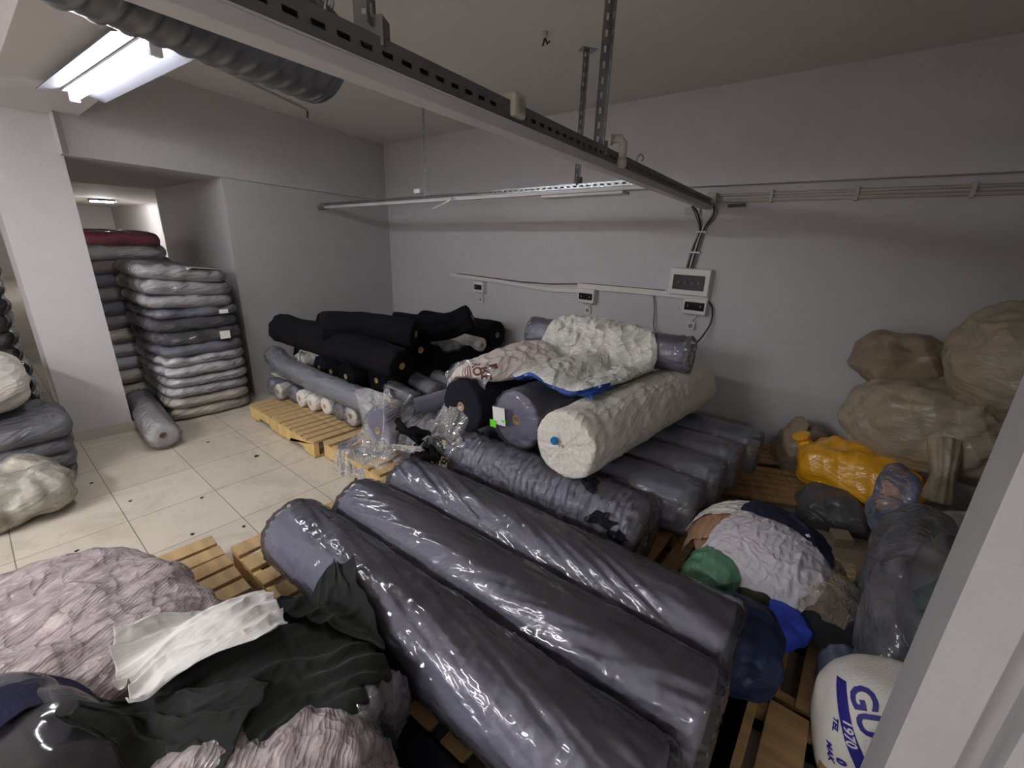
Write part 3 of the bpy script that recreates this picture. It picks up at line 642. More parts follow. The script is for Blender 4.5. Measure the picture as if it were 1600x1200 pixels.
# ---------------------------------------------------------------- white roll on the floor by the passage
make_roll([(-4.95, .77, .105), (-3.95, .70, .105)], .105, mat('soiled_white_knit', (206, 202, 204), .85, .3, 5), 'white soiled roll in clear film on the floor beside the pillar', FILM_END, seed=80, over=.05, ruffle=.02, wr=.006)
# ================================================================ bales and bags
def puff_obj(name, size, m, film_m, label, cat, loc, rot=0., tilt=(0, 0), group=None, seed=0, res=.03, p=5., k=1.10, vol=.9, amp=.01, bend=.06, steps=50, inner='fabric', outer='plastic_wrap', press=.004, hf=None, pz=2.6, grow=1.03, k2=1.2, label2=None, sub=1, smin=.5, lowest=-9., smin2=.5, ca=.012, cf=7., ca2=None):
    root = empty(name, loc, (tilt[0], tilt[1], rot))
    V, Q = puff(*size, res=res, p=p, k=k, vol=vol, seed=seed, amp=amp, bend=bend, steps=steps, press=press, hf=hf, pz=pz, smin=smin, lowest=lowest, ca=ca, cf=cf)
    subsurf(mesh_obj(inner, V, Q, m, root), sub); root['_n'] = 0
    if film_m:
        N = vnormals(V, Q); V2 = crease(V+N*.007, Q, (ca2 or .006), cf*1.7, seed+11, fine=.3); d_ = ((V2-V)*N).sum(1); V2 = V2+N*np.maximum(0, .003-d_)[:, None]
        subsurf(mesh_obj(outer, V2, Q, film_m, root), 1); V = V2
    del root['_n']; root['label'] = label; root['category'] = cat
    if group: root['group'] = group
    return root, V, Q
FILM_B = film('bale_film', milk=.09, rough=.10, scale=26, strength=.6)
FW = mat('folded_white_fabric', (236, 233, 235), .85, .07, 4, .3, 60); FG = mat('folded_grey_fabric', (208, 205, 207), .85, .12, 4, .3, 60)
FD = mat('folded_dark_fabric', (52, 52, 64), .85, .2, 4, .3, 60); FB = mat('folded_slate_fabric', (132, 132, 150), .85, .15, 4, .3, 60)
FC = mat('folded_cream_fabric', (230, 220, 202), .85, .1, 4, .3, 60); FBR = mat('folded_taupe_fabric', (176, 166, 160), .85, .2, 4, .3, 60)
FPK = mat('folded_pink_fabric', (196, 56, 96), .8, .12, 3, .3, 60)
protos = {}
def bale(kind, m, size, label, loc, rot=0., tilt=(0, 0), group=None, sticker=None):
    """bales of one size share their meshes; the fabric colour is set per object"""
    key = (kind, tuple(size))
    if key not in protos:
        o, V, Q = puff_obj('fabric_bale', size, m, FILM_B, label, 'bale', loc, rot, tilt, group, seed=len(protos)*3+kind, res=.034, p=6, pz=3.0, amp=.014, ca=.019, cf=9, ca2=.010)
        protos[key] = o
    else: o = copy_tree(protos[key]); [bpy.data.objects.remove(c) for c in list(o.children) if c.name.startswith(('sticker', 'pen'))]
    o.location = loc; o.rotation_euler = (tilt[0], tilt[1], rot); o['label'] = label; o['category'] = 'bale'
    if group: o['group'] = group
    for c in o.children:
        if c.name.startswith('fabric'):
            if c.data.materials[0] != m: c.material_slots[0].link = 'OBJECT'; c.material_slots[0].material = m
    if sticker: rect('sticker', (size[0]/2+.016, sticker[0], size[2]*.5), (1, 0, 0), sticker[1], sticker[2], PAPER, o, label='pale paper sticker')
    return o
G5 = 'folded fabric bales stacked in the passage opening'
x0, y0, z = -4.86, 1.20, 0.
stack = [(.115, FC, 'cream bale in crumpled film at the very bottom of the passage stack'), (.105, FC, 'cream bale second from the bottom of the passage stack'), (.105, FW, 'white bale with pen marks, lowest of the white ones in the passage stack'), (.105, FW, 'white bale with pen marks, second of the white ones in the passage stack'),
         (.10, FW, 'white bale, third of the white ones in the passage stack'), (.10, FW, 'topmost of the white bales, lying under the dark ones in the passage stack'), (.10, FB, 'slate grey bale between the white bales and the black one with a sticker'), (.14, FD, 'black bale with a pale sticker in the passage stack'),
         (.12, FD, 'black bale in wrinkled film above the one with the sticker'), (.085, FB, 'thin blue-grey bale with a small label above the black bales'), (.12, FG, 'light grey bale above the thin blue-grey one'), (.13, FG, 'puffy light grey bale second from the top of the stack'), (.13, FG, 'light grey bale on top of the passage stack, loose cloth over its edge')]
rnd = random.Random(3); zs = 0
for k, (h, m, lb) in enumerate(stack):
    h *= .90
    top = k >= 10
    bale(k % 2, m, (.92, .68, round(h*1.08, 3)), lb, (x0+rnd.uniform(-.012, .012)-(.02 if top else 0), y0+rnd.uniform(-.012, .012)+(-.02 if top else 0), zs+(.0 if not top else .0)), rnd.uniform(-.03, .03), ((-.02-.03*(k-9)) if top else 0, 0), G5, sticker={7: (.16, .08, .07), 9: (.17, .07, .035)}.get(k))
    zs += h
PEN = mat('pen_marks', (70, 66, 110), .7, .05)
for k, o in enumerate([o for o in COL.objects if o.name.startswith('fabric_bale') and o.get('label', '').find('pen marks') > 0 or o.get('label', '').startswith('topmost of the white')]):
    pts = [(.477, -.05+.012*q, .052+.008*sin(q*2.3+k)+.005*cos(q*5.1)) for q in range(22)]
    MB().tube(pts, .0028, 5).build('pen_marks', PEN, o)['label'] = 'illegible handwritten pen marks'
G6 = 'bales of the rear stack behind the passage stack'
zs = 0
for k, (h, m) in enumerate([(.15, FC), (.14, FC), (.14, FW), (.14, FW), (.14, FC), (.13, FBR), (.13, FB), (.13, FBR), (.13, FB), (.12, FBR), (.10, FW)]):
    bale(2, m, (.85, .72, .145), ('cream', 'cream', 'white', 'white', 'cream', 'taupe', 'slate grey', 'taupe', 'slate grey', 'taupe', 'white')[k]+' film-wrapped bale, number %s from the floor in the rear passage stack' % ('one', 'two', 'three', 'four', 'five', 'six', 'seven', 'eight', 'nine', 'ten', 'eleven')[k], (-5.84+rnd.uniform(-.02, .02), 1.00+rnd.uniform(-.03, .03), zs), rnd.uniform(-.05, .05), (0, 0), G6)
    zs += h*.965
bale(4, FPK, (.85, .64, .16), 'pink fabric bale in shiny film on top of the rear passage stack', (-5.90, 1.0, zs+.01), .03)
hp = lambda x, y: np.where(x < -4.37, 1.315-.10*np.clip((y-1.1), 0, 1), 1.25-np.clip(x+4.37, 0, .1)*1.5)
tag(sheet('white_cloth', [(-4.80, 1.20), (-4.82, 1.44), (-4.46, 1.42), (-4.38, 1.18)], WHITEF, hp, nx=30, ny=30, k=1.1, seed=9, amp=.02, steps=60), 'white cloth with a loose corner hanging over the top of the passage stack', 'cloth')
# left stack in front of the pillar
FS = mat('folded_steel_grey_fabric', (112, 114, 124), .85, .1, 4, .3, 60)
G7 = 'dark grey bales stacked in front of the pillar'
zs = 0
for k, (h, n) in enumerate([(.095, 'bottom one'), (.095, 'second from the floor'), (.105, 'third from the floor'), (.105, 'topmost')]):
    bale(6, FS, (.72, .68, .118), 'dark grey film-wrapped bale in front of the pillar, '+n+' of its stack', (-4.13+.012*(k % 2), -.12+.01*k, zs), .03*(k % 2)-.01, (0, 0), G7); zs += h*1.02
G8 = 'dark bales in the tall stack at the left edge of the picture'
FM = mat('folded_maroon_fabric', (74, 44, 58), .85, .2, 4, .3, 60)
zs = 0
for k in range(10):
    bale(8, FD if k not in (5, 6) else FM, (.8, .75, .145), ('dark' if k not in (5, 6) else 'maroon')+' film-wrapped bale at the left edge, number %s from the floor of the tall stack' % ('one', 'two', 'three', 'four', 'five', 'six', 'seven', 'eight', 'nine', 'ten')[k], (-5.52+rnd.uniform(-.02, .02), -.17+rnd.uniform(-.02, .02), zs), rnd.uniform(-.04, .04), (0, 0), G8); zs += .131
WOV = mat('woven_white_sack', (214, 208, 200), .6, .08, 5, .4, 120)
sk, V, Q = puff_obj('stuffed_sack', (.95, .62, .36), WOV, None, 'full off-white sack lying on the dark grey bales at the left edge', 'sack', (-4.40, -.18, .435), .1, seed=91, res=.035, p=2.8, pz=2.2, amp=.03, ca=.02, cf=5, inner='sack_cloth')
FILM_C = film('crumpled_bag_film', (228, 224, 212), milk=.3, rough=.18, scale=26, strength=.5)
puff_obj('crumpled_plastic_bag', (.75, .62, .27), mat('pale_plastic_waste', (212, 205, 188), .6, .1, 6, .4, 30), FILM_C, 'crumpled clear plastic bag on the floor before the dark grey bales', 'plastic bag', (-3.66, -.18, 0), .25, seed=95, res=.022, p=2.8, pz=2.2, ca=.04, cf=8, k=1.3, k2=1.4, amp=.05, steps=70, bend=.04, smin=.7, smin2=.72, inner='contents', outer='bag')
# ---------------------------------------------------------------- white woven sacks on the upper rolls
SACK = mat('white_woven_polypropylene', (236, 234, 226), .5, .05, 5, .5, 200)
creased(SACK, 26, .9)
def hup(x, y):
    h = 0*x
    for p0, p1, r in (((-1.80, 1.76, ZU), (-1.74, 3.2, ZU), .172), ((-1.42, 1.83, ZU), (-1.34, 3.2, ZU), .182), ((-1.03, 1.72, ZU), (-.90, 3.3, ZU), .184), ((-2.0, 2.78, .915), (-.98, 2.92, .915), .10)):
        h = np.maximum(h, cyl(x, y, p0, p1, r))
    return h
hups = smooth_hf(lambda x, y: np.maximum(hup(x, y), .66), -2.5, -.4, 1.5, 3.6, 100, 4)
def local(hf, loc, rot=0., base=.45):
    c, s = cos(rot), sin(rot)
    return lambda x, y: np.maximum(hf(loc[0]+x*c-y*s, loc[1]+x*s+y*c), base)-loc[2]
L1 = (-1.42, 2.46, .80)
sk, V, Q = puff_obj('woven_sack', (.90, .96, .09), SACK, None, 'large white woven sack draped over the upper rolls, blue stripe along its hem', 'sack', L1, -.12, seed=101, res=.014, p=3.4, pz=2.4, amp=.02, ca=.017, cf=13, inner='sack_cloth', hf=local(hups, L1, -.12, .70), smin=.3, lowest=-.1)
bv = bvh(V, Q); BLUES = mat('blue_stripe', (48, 84, 160), .6, .08)
def hem(V, sidey, m, name, parent, zlo=None, w_=.035, x0=-.46, x1=.46):
    """a woven stripe following the front hem of the sack"""
    bm = bmesh.new(); n = 90; rows = []
    for i in range(n):
        x = x0+(x1-x0)*i/(n-1); row = []
        for j in range(3):
            hit = bv.ray_cast(Vector((x, -2, float(LH(np.array([x]), np.array([-.44]))[0])+.035+w_*(j-1)*.5+.008*sin(i*.3))), Vector((0, 1, 0)))
            row.append(bm.verts.new((hit[0]+hit[1]*.003) if hit[0] else (x, -.45, .02+.01*j)))
        rows.append(row)
    for i in range(n-1):
        for j in range(2): bm.faces.new((rows[i][j], rows[i+1][j], rows[i+1][j+1], rows[i][j+1]))
    me = bpy.data.meshes.new(name); bm.to_mesh(me); bm.free(); me.materials.append(m); o = bpy.data.objects.new(name, me); COL.objects.link(o); o.parent = parent; return o
LH = local(hups, L1, -.12, .70)
hem(V, -1, BLUES, 'hem_stripe', sk)['label'] = 'blue woven stripe'
L2 = (-1.80, 2.20, .72)
PINKW = mat('pinkish_printed_sack', (226, 214, 206), .6, .06, 5, .4, 160)
sk2, V, Q = puff_obj('printed_sack', (.50, .80, .12), PINKW, None, 'pale printed sack with brown lettering left of the large white sack', 'sack', L2, -.35, tilt=(.10, 0), seed=104, res=.016, p=3., pz=2.4, amp=.02, ca=.012, cf=12, inner='sack_cloth', hf=local(hups, L2, -.35, .66), smin=.3, lowest=-.1)
creased(PINKW, 26, .7); creased(WOV, 20, .5)
for _m in (FW, FG, FD, FB, FC, FBR): creased(_m, 30, .5)
INKB = mat('brown_print', (112, 60, 52), .7, .05)
def decal_px(root, V, Q, jobs, m):
    """print lettering where the given picture position meets the surface"""
    bpy.context.view_layer.update(); Mi = root.matrix_world.inverted(); R = Mi.to_3x3(); bv = bvh(V, Q)
    for kind, arg, sz, (px, py), ang, nm, bold in jobs:
        d = (fwd+rt*((px-800)/680)-up*((py-600)/680)).normalized(); o = Mi @ Vector((0, 0, H)); dl = (R @ d).normalized()
        h = bv.ray_cast(o, dl)
        if h[0] is None: print('miss', arg); continue
        u = R @ (rt*cos(ang)+up*sin(ang)); v = R @ (-rt*sin(ang)+up*cos(ang)); n = h[1]; u = (u-n*u.dot(n)); v = (v-n*v.dot(n))
        if kind == 't': text_decal(root, bv, arg, sz, h[0], u, v, m, nm, ext=.12, bold=bold)
        else: quad_decal(root, bv, sz[0], sz[1], h[0], u, v, m, nm, ext=.12)
A1 = radians(-78)
decal_px(sk2, V, Q, [('t', 'RE', .085, (758, 584), A1, 'printed_lettering', .002), ('t', 'ROT', .075, (745, 580), A1, 'printed_lettering', .002), ('q', 0, (.045, .05), (771, 573), A1, 'printed_emblem', 0)]+[('q', 0, (.11-.01*k, .006), (735-4*k, 583+k), A1, 'printed_line', 0) for k in range(4)], INKB)
# ---------------------------------------------------------------- bags in the right corner
BEI = glossy_bag('beige_stuff_in_film', (172, 160, 138), .7, .5, .22, 20, .35, .12); YEL = glossy_bag('yellow_stuff_in_film', (244, 176, 24), .5, .8, .2, 20, .35, .06)
GRB = glossy_bag('grey_stuff_in_film', (132, 130, 126), .7, .6, .2, 20, .35, .15); WHB = glossy_bag('white_stuff_in_film', (200, 198, 194), .7, .5, .25, 20, .35, .08)
BRB = glossy_bag('brownish_stuff_in_film', (150, 134, 112), .7, .5, .22, 20, .35, .12); DGB = glossy_bag('dark_grey_stuff_in_film', (84, 84, 88), .7, .6, .2, 20, .35, .15)
def bag(size, m, label, loc, rot=0., seed=0, tilt=(0, 0), fm=None, k=1.2, neck=None, name='plastic_bag', cat='plastic bag', **kw):
    kw = dict(dict(res=.025, p=2.5, pz=2.3, amp=.03, ca=.020, cf=11, inner='bag_body'), **kw)
    if max(size) < .4: kw['res'] = .016; kw['cf'] = 17; kw['ca'] = .014
    r, V, Q = puff_obj(name, size, m, fm, label, cat, loc, rot, tilt, seed=seed, k=k, **kw)
    if neck:
        p = [Vector(q) for q in neck[0]]; c = catmull([tuple(q) for q in p], 12); rr = np.interp(np.linspace(0, 1, 12), [0, .55, .8, 1], [neck[1]*1.3, neck[1]*.75, neck[1], neck[1]*1.15])
        mb = MB(); sgs = 22; mb.tube([tuple(q) for q in c], list(rr), sgs)
        N = np.array(mb.V); ph = np.tile(np.arange(sgs), 12); N += (N-np.repeat(c, sgs, 0))*(.22*np.sin(ph*2.9)[:, None]); mb.V = [tuple(q) for q in N]
        subsurf(mb.build('twisted_neck', m, r, smooth=True))
    return r
bag((.66, .40, .36), YEL, 'bright yellow-orange bag in clear film on the floor in the right corner', (.17, 3.22, .12), -.35, 201, k=1.12, neck=([(-.27, .02, .20), (-.33, .02, .26), (-.35, .0, .31)], .05))
bag((.34, .34, .42), BRB, 'small brownish bag leaning on the wall left of the yellow bag', (-.15, 3.60, 0), .3, 202, neck=([(0, 0, .34), (-.03, -.02, .40), (-.06, -.05, .43)], .06))
bag((.82, .62, .52), BEI, 'big beige film bag bulging over the yellow bag, twisted neck hanging down', (.42, 3.38, .40), -.25, 203, neck=([(.12, -.26, .28), (.17, -.36, .14), (.19, -.40, -.02)], .06))
bag((.52, .46, .34), BRB, 'brown film bag with a knotted top, above the big beige bag', (.24, 3.62, .80), .2, 204, neck=([(.12, -.12, .14), (.18, -.20, .10), (.24, -.24, .11)], .04))
bag((.80, .66, .62), BEI, 'large pale beige bag topmost in the right corner, cut by the picture edge', (.80, 3.42, .78), .1, 205, k=1.18, neck=([(-.10, 0, .55), (-.02, .02, .64), (.10, .04, .66)], .09))
bag((.62, .62, .62), GRB, 'grey film bag between the beige bag and the near wall end', (.96, 2.98, 0), .2, 206)
bag((.60, .62, .46), WHB, 'whitish film bag below the grey one, beside the near wall end', (.66, 2.62, .0), -.2, 207, k=1.2)
bag((.42, .36, .26), DGB, 'dark grey film bag on the floor under the yellow bag', (.12, 2.98, 0), .2, 208)
# round base on the floor
BASE = mat('yellowed_plastic', (190, 178, 156), .5, .12)
b0 = empty('round_stand_base', (.17, 2.74, .03), (.06, -.05, .4)); mb = MB(); n = 48
prof = [(.0, 0), (.255, 0), (.262, .012), (.25, .022), (.20, .028), (.09, .05), (.0, .052)]
V = [(r*cos(2*pi*k/n), r*sin(2*pi*k/n), z) for r, z in prof for k in range(n)]
mb.add(V, [(i*n+k, i*n+(k+1) % n, (i+1)*n+(k+1) % n, (i+1)*n+k) for i in range(len(prof)-1) for k in range(n)]); mb.build('disc', BASE, b0, smooth=True)
MB().box(-.045, .045, -.045, .045, .045, .11).build('square_hub', BASE, b0, bevel=.006)
tag(b0, 'round yellowed plastic stand base with a square hub on the floor by the bags', 'stand base')
# tall clear bags by the wall end
CLR = film('loose_clear_bag_film', (206, 208, 222), milk=.16, rough=.14, scale=16, strength=.5); CLB = film('bluish_clear_bag_film', (178, 190, 226), milk=.24, rough=.16, scale=16, strength=.5)
bag((.30, .95, .62), CLR, 'tall crumpled clear plastic bag standing beside the near wall end', (.37, 2.0, .0), -.05, 211, k=1.28, p=3, amp=.04, name='clear_plastic_bag', grow=1, vol=.85)
bag((.16, .24, .34), CLB, 'bluish clear plastic bag top sticking up behind the clear bag', (.29, 2.44, .36), .1, 212, k=1.3, p=3.5, amp=.04, name='clear_plastic_bag')
bag((.24, .36, .26), CLB, 'bluish clear bag lying between the pallets and the lettered sack', (.27, 1.62, .0), .1, 213, k=1.2, p=3, amp=.03, name='clear_plastic_bag')
GRN = mat('green_stripe', (18, 96, 62), .6, .1)
gb, V, Q = puff_obj('striped_sack', (.34, .30, .50), mat('grey_white_sack', (150, 148, 142), .7, .08, 4, .4, 120), None, 'greyish sack with green stripes inside the clear bags by the wall end', 'sack', (.56, 2.26, .02), .15, seed=215, res=.035, p=5, pz=3, k=1.06, inner='sack_cloth')
bpy.context.view_layer.update()
decal_px(gb, V, Q, [('q', 0, (.035, .40), (1420, 900), radians(-8), 'green_stripe', 0), ('q', 0, (.05, .40), (1492, 900), radians(-20), 'green_stripe', 0), ('q', 0, (.30, .03), (1455, 860), 0, 'green_stripe', 0)], GRN)
# lettered sack at the lower right
gs, V, Q = puff_obj('lettered_sack', (.38, .30, .48), mat('white_sack_cloth', (224, 220, 212), .6, .05, 4, .4, 160), None, 'white sack with big blue lettering GÜ at the bottom right', 'sack', (.33, 1.43, .0), .1, seed=221, res=.026, p=2.6, pz=2.2, amp=.015, ca=.006, cf=6, inner='sack_cloth')
INK = mat('blue_print', (38, 34, 128), .6, .05); WINK = mat('white_print', (214, 210, 214), .6, .05)
AG = radians(-57)
decal_px(gs, V, Q, [('q', 0, (.25, .034), (1327, 1150), AG-.05, 'printed_band', 0), ('t', 'GÜ', .085, (1352, 1112), AG-.1, 'printed_lettering', .0025), ('t', 'TEL', .026, (1306, 1132), AG-.1, 'printed_lettering', .001), ('t', 'MAK', .028, (1297, 1174), AG-.1, 'printed_lettering', .001), ('t', '0', .034, (1314, 1190), AG-.1, 'printed_lettering', .002)], INK)
decal_px(gs, [tuple(np.array(v)*1.0) for v in V], Q, [('t', '1970', .036, (1326, 1147), AG-.05, 'printed_lettering', .0008)], WINK)
# ---------------------------------------------------------------- heap of clothes and small bags
TAN = mat('tan_knit', (176, 138, 108), .9, .1, 4, .3, 120); NAV2 = mat('navy_knit', (30, 34, 66), .9, .1, 4, .3, 120); LG = mat('light_grey_knit', (206, 202, 208), .9, .06, 4, .3, 120)
NB = glossy_bag('navy_stuff_in_film', (18, 34, 74), .8, .25, .3, 20, .35, .1); BLU = mat('bright_blue_cloth', (58, 84, 214), .7, .08, 4, .3, 120); GRF = glossy_bag('green_stuff_in_film', (98, 150, 120), .7, .8, .16, 20, .35, .25); OLV = mat('olive_cloth', (58, 60, 44), .9, .1)
bag((.56, .52, .22), TAN, 'low bag of tan and mixed clothes forming the base of the heap', (-.14, 2.06, .14), .1, 231, k=1.12, name='clothes_bag', cat='bag of clothes')
hb = lambda x, y: np.maximum(ell(x, y, -.14, 2.06, .33, .32, .41, .14), np.where(y < 2.5, .142, .004))
hb3 = lambda x, y: hb(x, y)+.034
tag(sheet('white_cloth', [(-.47, 2.03), (-.42, 2.34), (-.20, 2.38), (-.22, 2.02)], WHITEF, hb3, nx=44, ny=34, k=1.05, folds=(9, .014, 0), seed=41, amp=.01, sub=2), 'white garments at the back of the clothes heap', 'cloth')
hb2 = lambda x, y: hb(x, y)+.02; hb5 = lambda x, y: hb(x, y)+.05
tag(sheet('tan_cloth', [(-.44, 1.90), (-.44, 2.14), (-.24, 2.16), (-.26, 1.88)], TAN, hb2, nx=30, ny=34, k=1.05, folds=(6, .014, 1), seed=42, amp=.01, sub=2), 'crumpled tan knitwear at the left of the clothes heap', 'cloth')
tag(sheet('navy_cloth', [(-.26, 2.04), (-.22, 2.28), (.12, 2.24), (.12, 2.02)], NAV2, hb5, nx=30, ny=30, k=1.08, folds=(3, .012, 1), seed=43, amp=.01, sub=2), 'navy cloth lying on the back of the clothes heap', 'cloth')
hb3 = lambda x, y: hb(x, y)+.034
tag(sheet('grey_cloth', [(-.34, 1.84), (-.26, 2.08), (.14, 2.04), (.08, 1.74)], LG, hb3, nx=50, ny=56, k=1.06, seed=44, amp=.04, drop=.05, steps=100, bend=.1, folds=(11, .016, 1), freq=16, sub=2), 'light grey jersey cloth in many fine folds on top of the heap', 'cloth')
tag(sheet('grey_cloth', [(-.26, 1.66), (-.28, 1.90), (.02, 1.88), (-.06, 1.62)], LG, hb3, nx=34, ny=40, k=1.06, folds=(8, .014, 0), seed=45, amp=.03, drop=.05, steps=90, bend=.06, freq=16, sub=2), 'lower fold of light grey cloth hanging towards the blue cloth', 'cloth')
BLK2 = mat('black_cloth_plain', (16, 16, 22), .92, .1, 4, .3, 120, sheen=.1)
bag((.28, .46, .16), BLK2, 'black cloth bundle right of the clothes heap', (.13, 1.94, .14), .5, 233, k=1.15, name='cloth_bundle', cat='cloth')
bag((.20, .22, .13), BLU, 'bright blue cloth bundle hanging over the narrow pallet', (.01, 1.72, .14), .9, 234, k=1.3, name='cloth_bundle', cat='cloth', res=.02)
bag((.26, .24, .24), GRF, 'green translucent bag of scraps beside the end of the rolls', (-.26, 1.78, .10), .2, 235, k=1.3, res=.024)
bag((.30, .36, .25), NB, 'navy bag on the pallet between the rolls and the blue cloth', (-.10, 1.50, .10), .2, 236, k=1.08)
bag((.18, .2, .16), OLV, 'small olive cloth bundle between the green and navy bags', (-.10, 1.72, .13), .2, 237, name='cloth_bundle', cat='cloth')
BRF = film('brownish_loose_film', (190, 176, 150), milk=.3, rough=.16, scale=26, strength=.5)
hb4 = lambda x, y: hb(x, y)*1.0+.04
film_scrap([(.02, 1.84), (-.02, 2.40), (.22, 2.40), (.26, 1.80)], BRF, 'brownish loose film around the right side of the clothes heap', lambda x, y: np.maximum(hb(x, y), ell(x, y, .13, 1.94, .15, .24, .32, .14))+.01, 51, k=1.25, nx=40, ny=40)
# ---------------------------------------------------------------- the heap at the lower left
PKF = mat('pale_pink_fabric', (240, 222, 220), .8, .1, 4, .3, 60); RED = mat('red_fabric', (188, 44, 60), .75, .1); MAU = mat('fuzzy_mauve_fleece', (150, 108, 106), .95, .12, 8, .8, 160, sheen=.5)
creased(PKF, 16, .35)
PKFILM = film('pinkish_film', (244, 230, 232), milk=.38, rough=.10, scale=30, strength=.9)
puff_obj('fabric_bale', (1.12, .84, .06), RED, None, 'flat red fabric edge showing under the large pink film bale', 'bale', (-1.74, -.06, .14), .22, seed=301, res=.05, p=3.4, pz=2, k=1.02)
puff_obj('fabric_bale', (.94, .68, .30), PKF, PKFILM, 'large pale pink bale in crumpled clear film at the lower left', 'bale', (-1.74, -.07, .17), .22, seed=302, res=.015, p=3.2, pz=2.6, amp=.03, ca=.012, cf=8, ca2=.012)
puff_obj('fabric_bale', (.60, .50, .56), FS, FILM, 'slate grey fabric pack in tight film at the bottom left corner', 'bale', (-1.24, -.26, .0), .35, seed=305, res=.025, p=4, ca=.012)
puff_obj('fabric_bale', (.58, .46, .47), PKF, PKFILM, 'pink bundle in shiny wrinkled film at the bottom edge', 'bale', (-.84, .17, .0), .6, seed=307, res=.012, p=3.2, amp=.02, ca=.014, cf=15, ca2=.01)
bag((.30, .24, .40), MAU, 'fuzzy mauve fleece bundle at the bottom edge beside the pink bundle', (-.62, .33, .0), .4, 309, k=1.1, name='cloth_bundle', cat='cloth')
bag((.56, .50, .42), BLK2, 'black fabric bundle hidden below the dark green cloth', (-1.10, .26, .0), .4, 311, k=1.05, name='cloth_bundle', cat='cloth')
def hfg0(x, y):
    h = ell(x, y, -1.10, .26, .36, .32, .50, .10, .4)
    h = np.maximum(h, ell(x, y, -1.74, -.07, .48, .36, .49, .15, .22, 3.)); h = np.maximum(h, ell(x, y, -1.24, -.26, .32, .27, .57, .10, .35, 4.))
    h = np.maximum(h, cyl(x, y, (-1.90, .70, .29), (-.14, .775, .29), .16)); h = np.maximum(h, cyl(x, y, (-1.25, .38, .32), (-.80, .44, .32), .13))
    h = np.maximum(h, ell(x, y, -.80, .19, .22, .2, .43, .2, .5, 3)); return np.maximum(h, .14)
hfg = smooth_hf(hfg0, -2.4, -.2, -.9, 1.2, 120, 2)
DG = mat('dark_green_jersey', (30, 34, 32), .88, .08, 4, .25, 180, sheen=.08)
P2 = lambda x, y, z: tuple(at(x, y, z))[:2]
tag(sheet('dark_green_cloth', [P2(240, 1240, .5), P2(140, 1070, .5), P2(520, 890, .5), P2(620, 1080, .47)], DG, lambda x, y: hfg(x, y)+.008, nx=44, ny=60, k=1.04, folds=(6, .022, 0), seed=61, amp=.02, drop=.02, steps=80, bend=.15, edge=.04, freq=5, sub=2), 'dark green jersey cloth draped over the heap and the front roll', 'cloth')
tag(sheet('dark_green_cloth', [P2(420, 960, .50), P2(475, 872, .50), P2(550, 868, .50), P2(600, 990, .48)], DG, lambda x, y: hfg(x, y)+.03, nx=32, ny=34, k=1.02, folds=(4, .022, 1), seed=63, amp=.015, drop=.02, steps=80, bend=.15, edge=.015, freq=6, sub=2), 'bunched upper end of dark green cloth on the nearest big roll', 'cloth')
tag(sheet('dark_green_cloth', [P2(110, 1170, .5), P2(150, 1075, .55), P2(420, 1045, .55), P2(330, 1215, .5)], DG, lambda x, y: hfg(x, y)+.035, nx=34, ny=36, k=1.05, folds=(3, .022, 0), seed=65, amp=.015, drop=.04, steps=80, bend=.12, edge=.03, freq=6, sub=2), 'loose lower end of dark green cloth beside the slate grey pack', 'cloth')
WS = creased(mat('white_jersey', (236, 234, 230), .9, .03, 4, .25, 180), 12, .35, (2.5, .8, 1)); creased(DG, 12, .3)
tag(sheet('white_jersey_cloth', [P2(200, 1085, .56), P2(165, 975, .56), P2(395, 865, .56), P2(462, 985, .56)], WS, lambda x, y: hfg(x, y)+.08, nx=44, ny=60, k=1.03, folds=(6, .028, 0), seed=71, amp=.015, drop=.03, steps=70, bend=.15, edge=.03, freq=6, sub=2), 'white jersey cloth in long folds on top of the lower left heap', 'cloth')
tag(sheet('navy_cloth', [tuple(at(0, 1130, .5))[:2], tuple(at(70, 1055, .5))[:2], tuple(at(160, 1060, .5))[:2], tuple(at(20, 1170, .5))[:2]], NAV2, lambda x, y: hfg(x, y)+.008, nx=24, ny=16, k=1.25, seed=75, amp=.03, edge=.02, sub=2), 'strip of torn navy cloth along the slate grey pack', 'cloth')

# holes torn in the film of the crosswise roll, dark knit showing
er = [o for o in COL.objects if o.get('label', '').startswith('charcoal roll in torn')][0]; ef = [c for c in er.children if c.name.startswith('plastic_wrap')][0]
EV = [tuple(v.co) for v in ef.data.vertices]; EF = [tuple(p.vertices) for p in ef.data.polygons]; ebv = bvh(EV, EF)
for (px, py), s, sd in (((925, 758), .050, 1), ((938, 812), .060, 2), ((965, 838), .042, 3)):
    rg = random.Random(sd); bm = bmesh.new(); n = 14; vs = [bm.verts.new((s*(.45+.75*rg.random())*cos(2*pi*k/n)*1.1, s*(.35+.6*rg.random())*sin(2*pi*k/n), 0)) for k in range(n)]; c = bm.verts.new((0, 0, 0))
    for k in range(n): bm.faces.new((c, vs[k], vs[(k+1) % n]))
    bmesh.ops.subdivide_edges(bm, edges=bm.edges[:], cuts=3, use_grid_fill=True); bmesh.ops.triangulate(bm, faces=bm.faces)
    d = (fwd+rt*((px-800)/680)-up*((py-600)/680)).normalized(); h_ = ebv.ray_cast(Vector((0, 0, H))-er.location, d)
    if h_[0]: project(bm, er, ebv, h_[0], rt, up, NAVY, 'torn_opening', .1, .003, 'dark knit showing through torn film')
